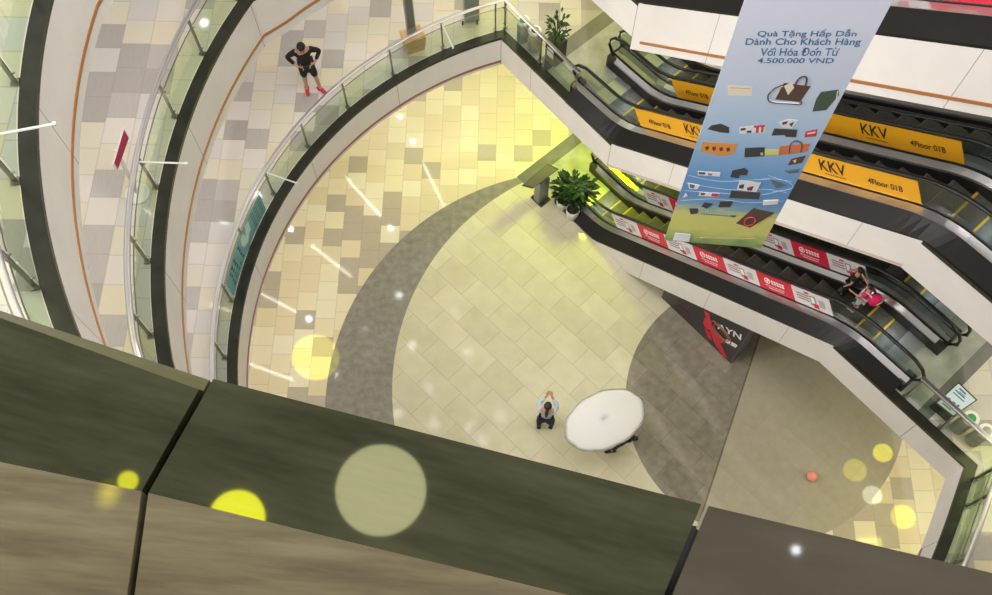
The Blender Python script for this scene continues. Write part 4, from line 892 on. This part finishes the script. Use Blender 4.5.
# comb lights of the escalators
for k in range(2):
    for vc in (VC1, VC2):
        area('comb_light', Q(-7.9, vc, k*ST+.30), (.5, .1), 2.2, (.7, .82, 1), (0, 0, SANG+PI/2)); area('comb_light', Q(-.35, vc, (k+1)*ST+.30), (.5, .1), 2.2, (.7, .82, 1), (0, 0, SANG+PI/2))
# linear and small round lamps under the galleries (they mirror in the polished floors)
def tubelamp(a, b_):
    a, b_ = Vector(a), Vector(b_); d = b_-a
    area('tube_lamp', (a+b_)/2-Vector((0, 0, .0)), (d.length, .045), d.length*.045*PI*LT_, (1, .98, .94), (0, 0, math.atan2(d.y, d.x)), spread=PI)
LT_ = 26
for a, b_ in (((-4.67, 16.13, 3.5), (-3.51, 14.72, 3.5)), ((-2.29, 16.64, 3.5), (-1.6, 15.1, 3.5)), ((-5.58, 13.76, 3.5), (-4.28, 12.69, 3.5)), ((-6.97, 12.17, 3.5), (-5.83, 11.56, 3.5)), ((-7.04, 9.94, 3.5), (-5.77, 9.46, 3.5)),
              ((-4.72, 13.05, 8.0), (-4.37, 12.8, 8.0)), ((-1.86, 15.86, 8.0), (-1.64, 15.51, 8.0)), ((-1.75, 15.63, 12.4), (-1.45, 15.2, 12.4)),
              ((-7.68, 12.2, 8.0), (-6.74, 11.95, 8.0)), ((-7.34, 9.86, 8.0), (-6.43, 9.57, 8.0)), ((-7.77, 7.75, 12.4), (-7.28, 7.56, 12.4)), ((-7.02, 9.7, 12.4), (-6.65, 9.54, 12.4))): tubelamp(a, b_)
for x, y, z in ((-3.08, 18.36, 3.5), (-2.63, 17.42, 3.5), (-6.23, 14.3, 3.5), (-3.2, 14.33, 3.5), (-5.46, 11.34, 3.5), (-3.33, 14.12, 8.0), (-5.38, 11.25, 8.0), (-3.2, 14.0, 12.4), (-3.48, 16.93, 26), (-4.12, 12.69, 17), (-1.21, 15.48, 17), (.21, 15.47, 26), (-3.12, 14.99, 26), (-1.33, 14.93, 26), (-.61, 14.14, 26),
                (-5.57, 16.9, 8.0), (-4.17, 18.89, 8.0), (-6.06, 12.76, 8.0), (-8.12, 10.09, 12.4), (-8.34, 14.58, 12.4), (-6.34, 14.31, 12.4)):
    d = .16 if z < 20 else .2
    area('downlight', (x, y, z), (d, d), PI*d*d/4*PI*(60 if z < 20 else 45), (.95, .98, 1), shape='DISK')
# round ceiling lamps over the parapet, mirrored in its polished stone
def mirror_lamp(px, py, pr, k, zc, power_radiance, col, ax=1.0):
    a, nrm = PLANES[k]
    d = wp(px, py, 0)-Vector((0, 0, CZ)); d.normalize(); o_ = Vector((0, 0, CZ)); t = (a-o_).dot(nrm)/d.dot(nrm); hit = o_+d*t
    r_ = d-2*d.dot(nrm)*nrm; u = (zc-hit.z)/r_.z; pos = hit+r_*u; rad = pr/1000*(t+u)
    lo = area('round_lamp', pos, (2*rad, 2*rad), PI*rad*rad*PI*power_radiance, col, (-r_).to_track_quat('-Z', 'Y').to_euler() if False else r_.to_track_quat('Z', 'Y').to_euler(), 'DISK'); return lo
mirror_lamp(381, 490, 44, 1, 25.6, 8.5, (1, .97, .5)); mirror_lamp(237, 518, 26, 1, 25.6, 19, (1, 1, .0)); mirror_lamp(128, 481, 9, 0, 25.6, 15, (1, 1, 0))
spot('added_disc_spot', wp(110, 497, 22.19)+Vector((.2, .6, 1.0)), wp(110, 497, 22.19), .012, 130, (1, 1, 0), .1)  # added spot standing in for a yellow reflection on the near stone
mirror_lamp(796, 550, 4, 2, 25.6, 30, (.9, .95, 1))
S.view_settings.exposure = 0.0
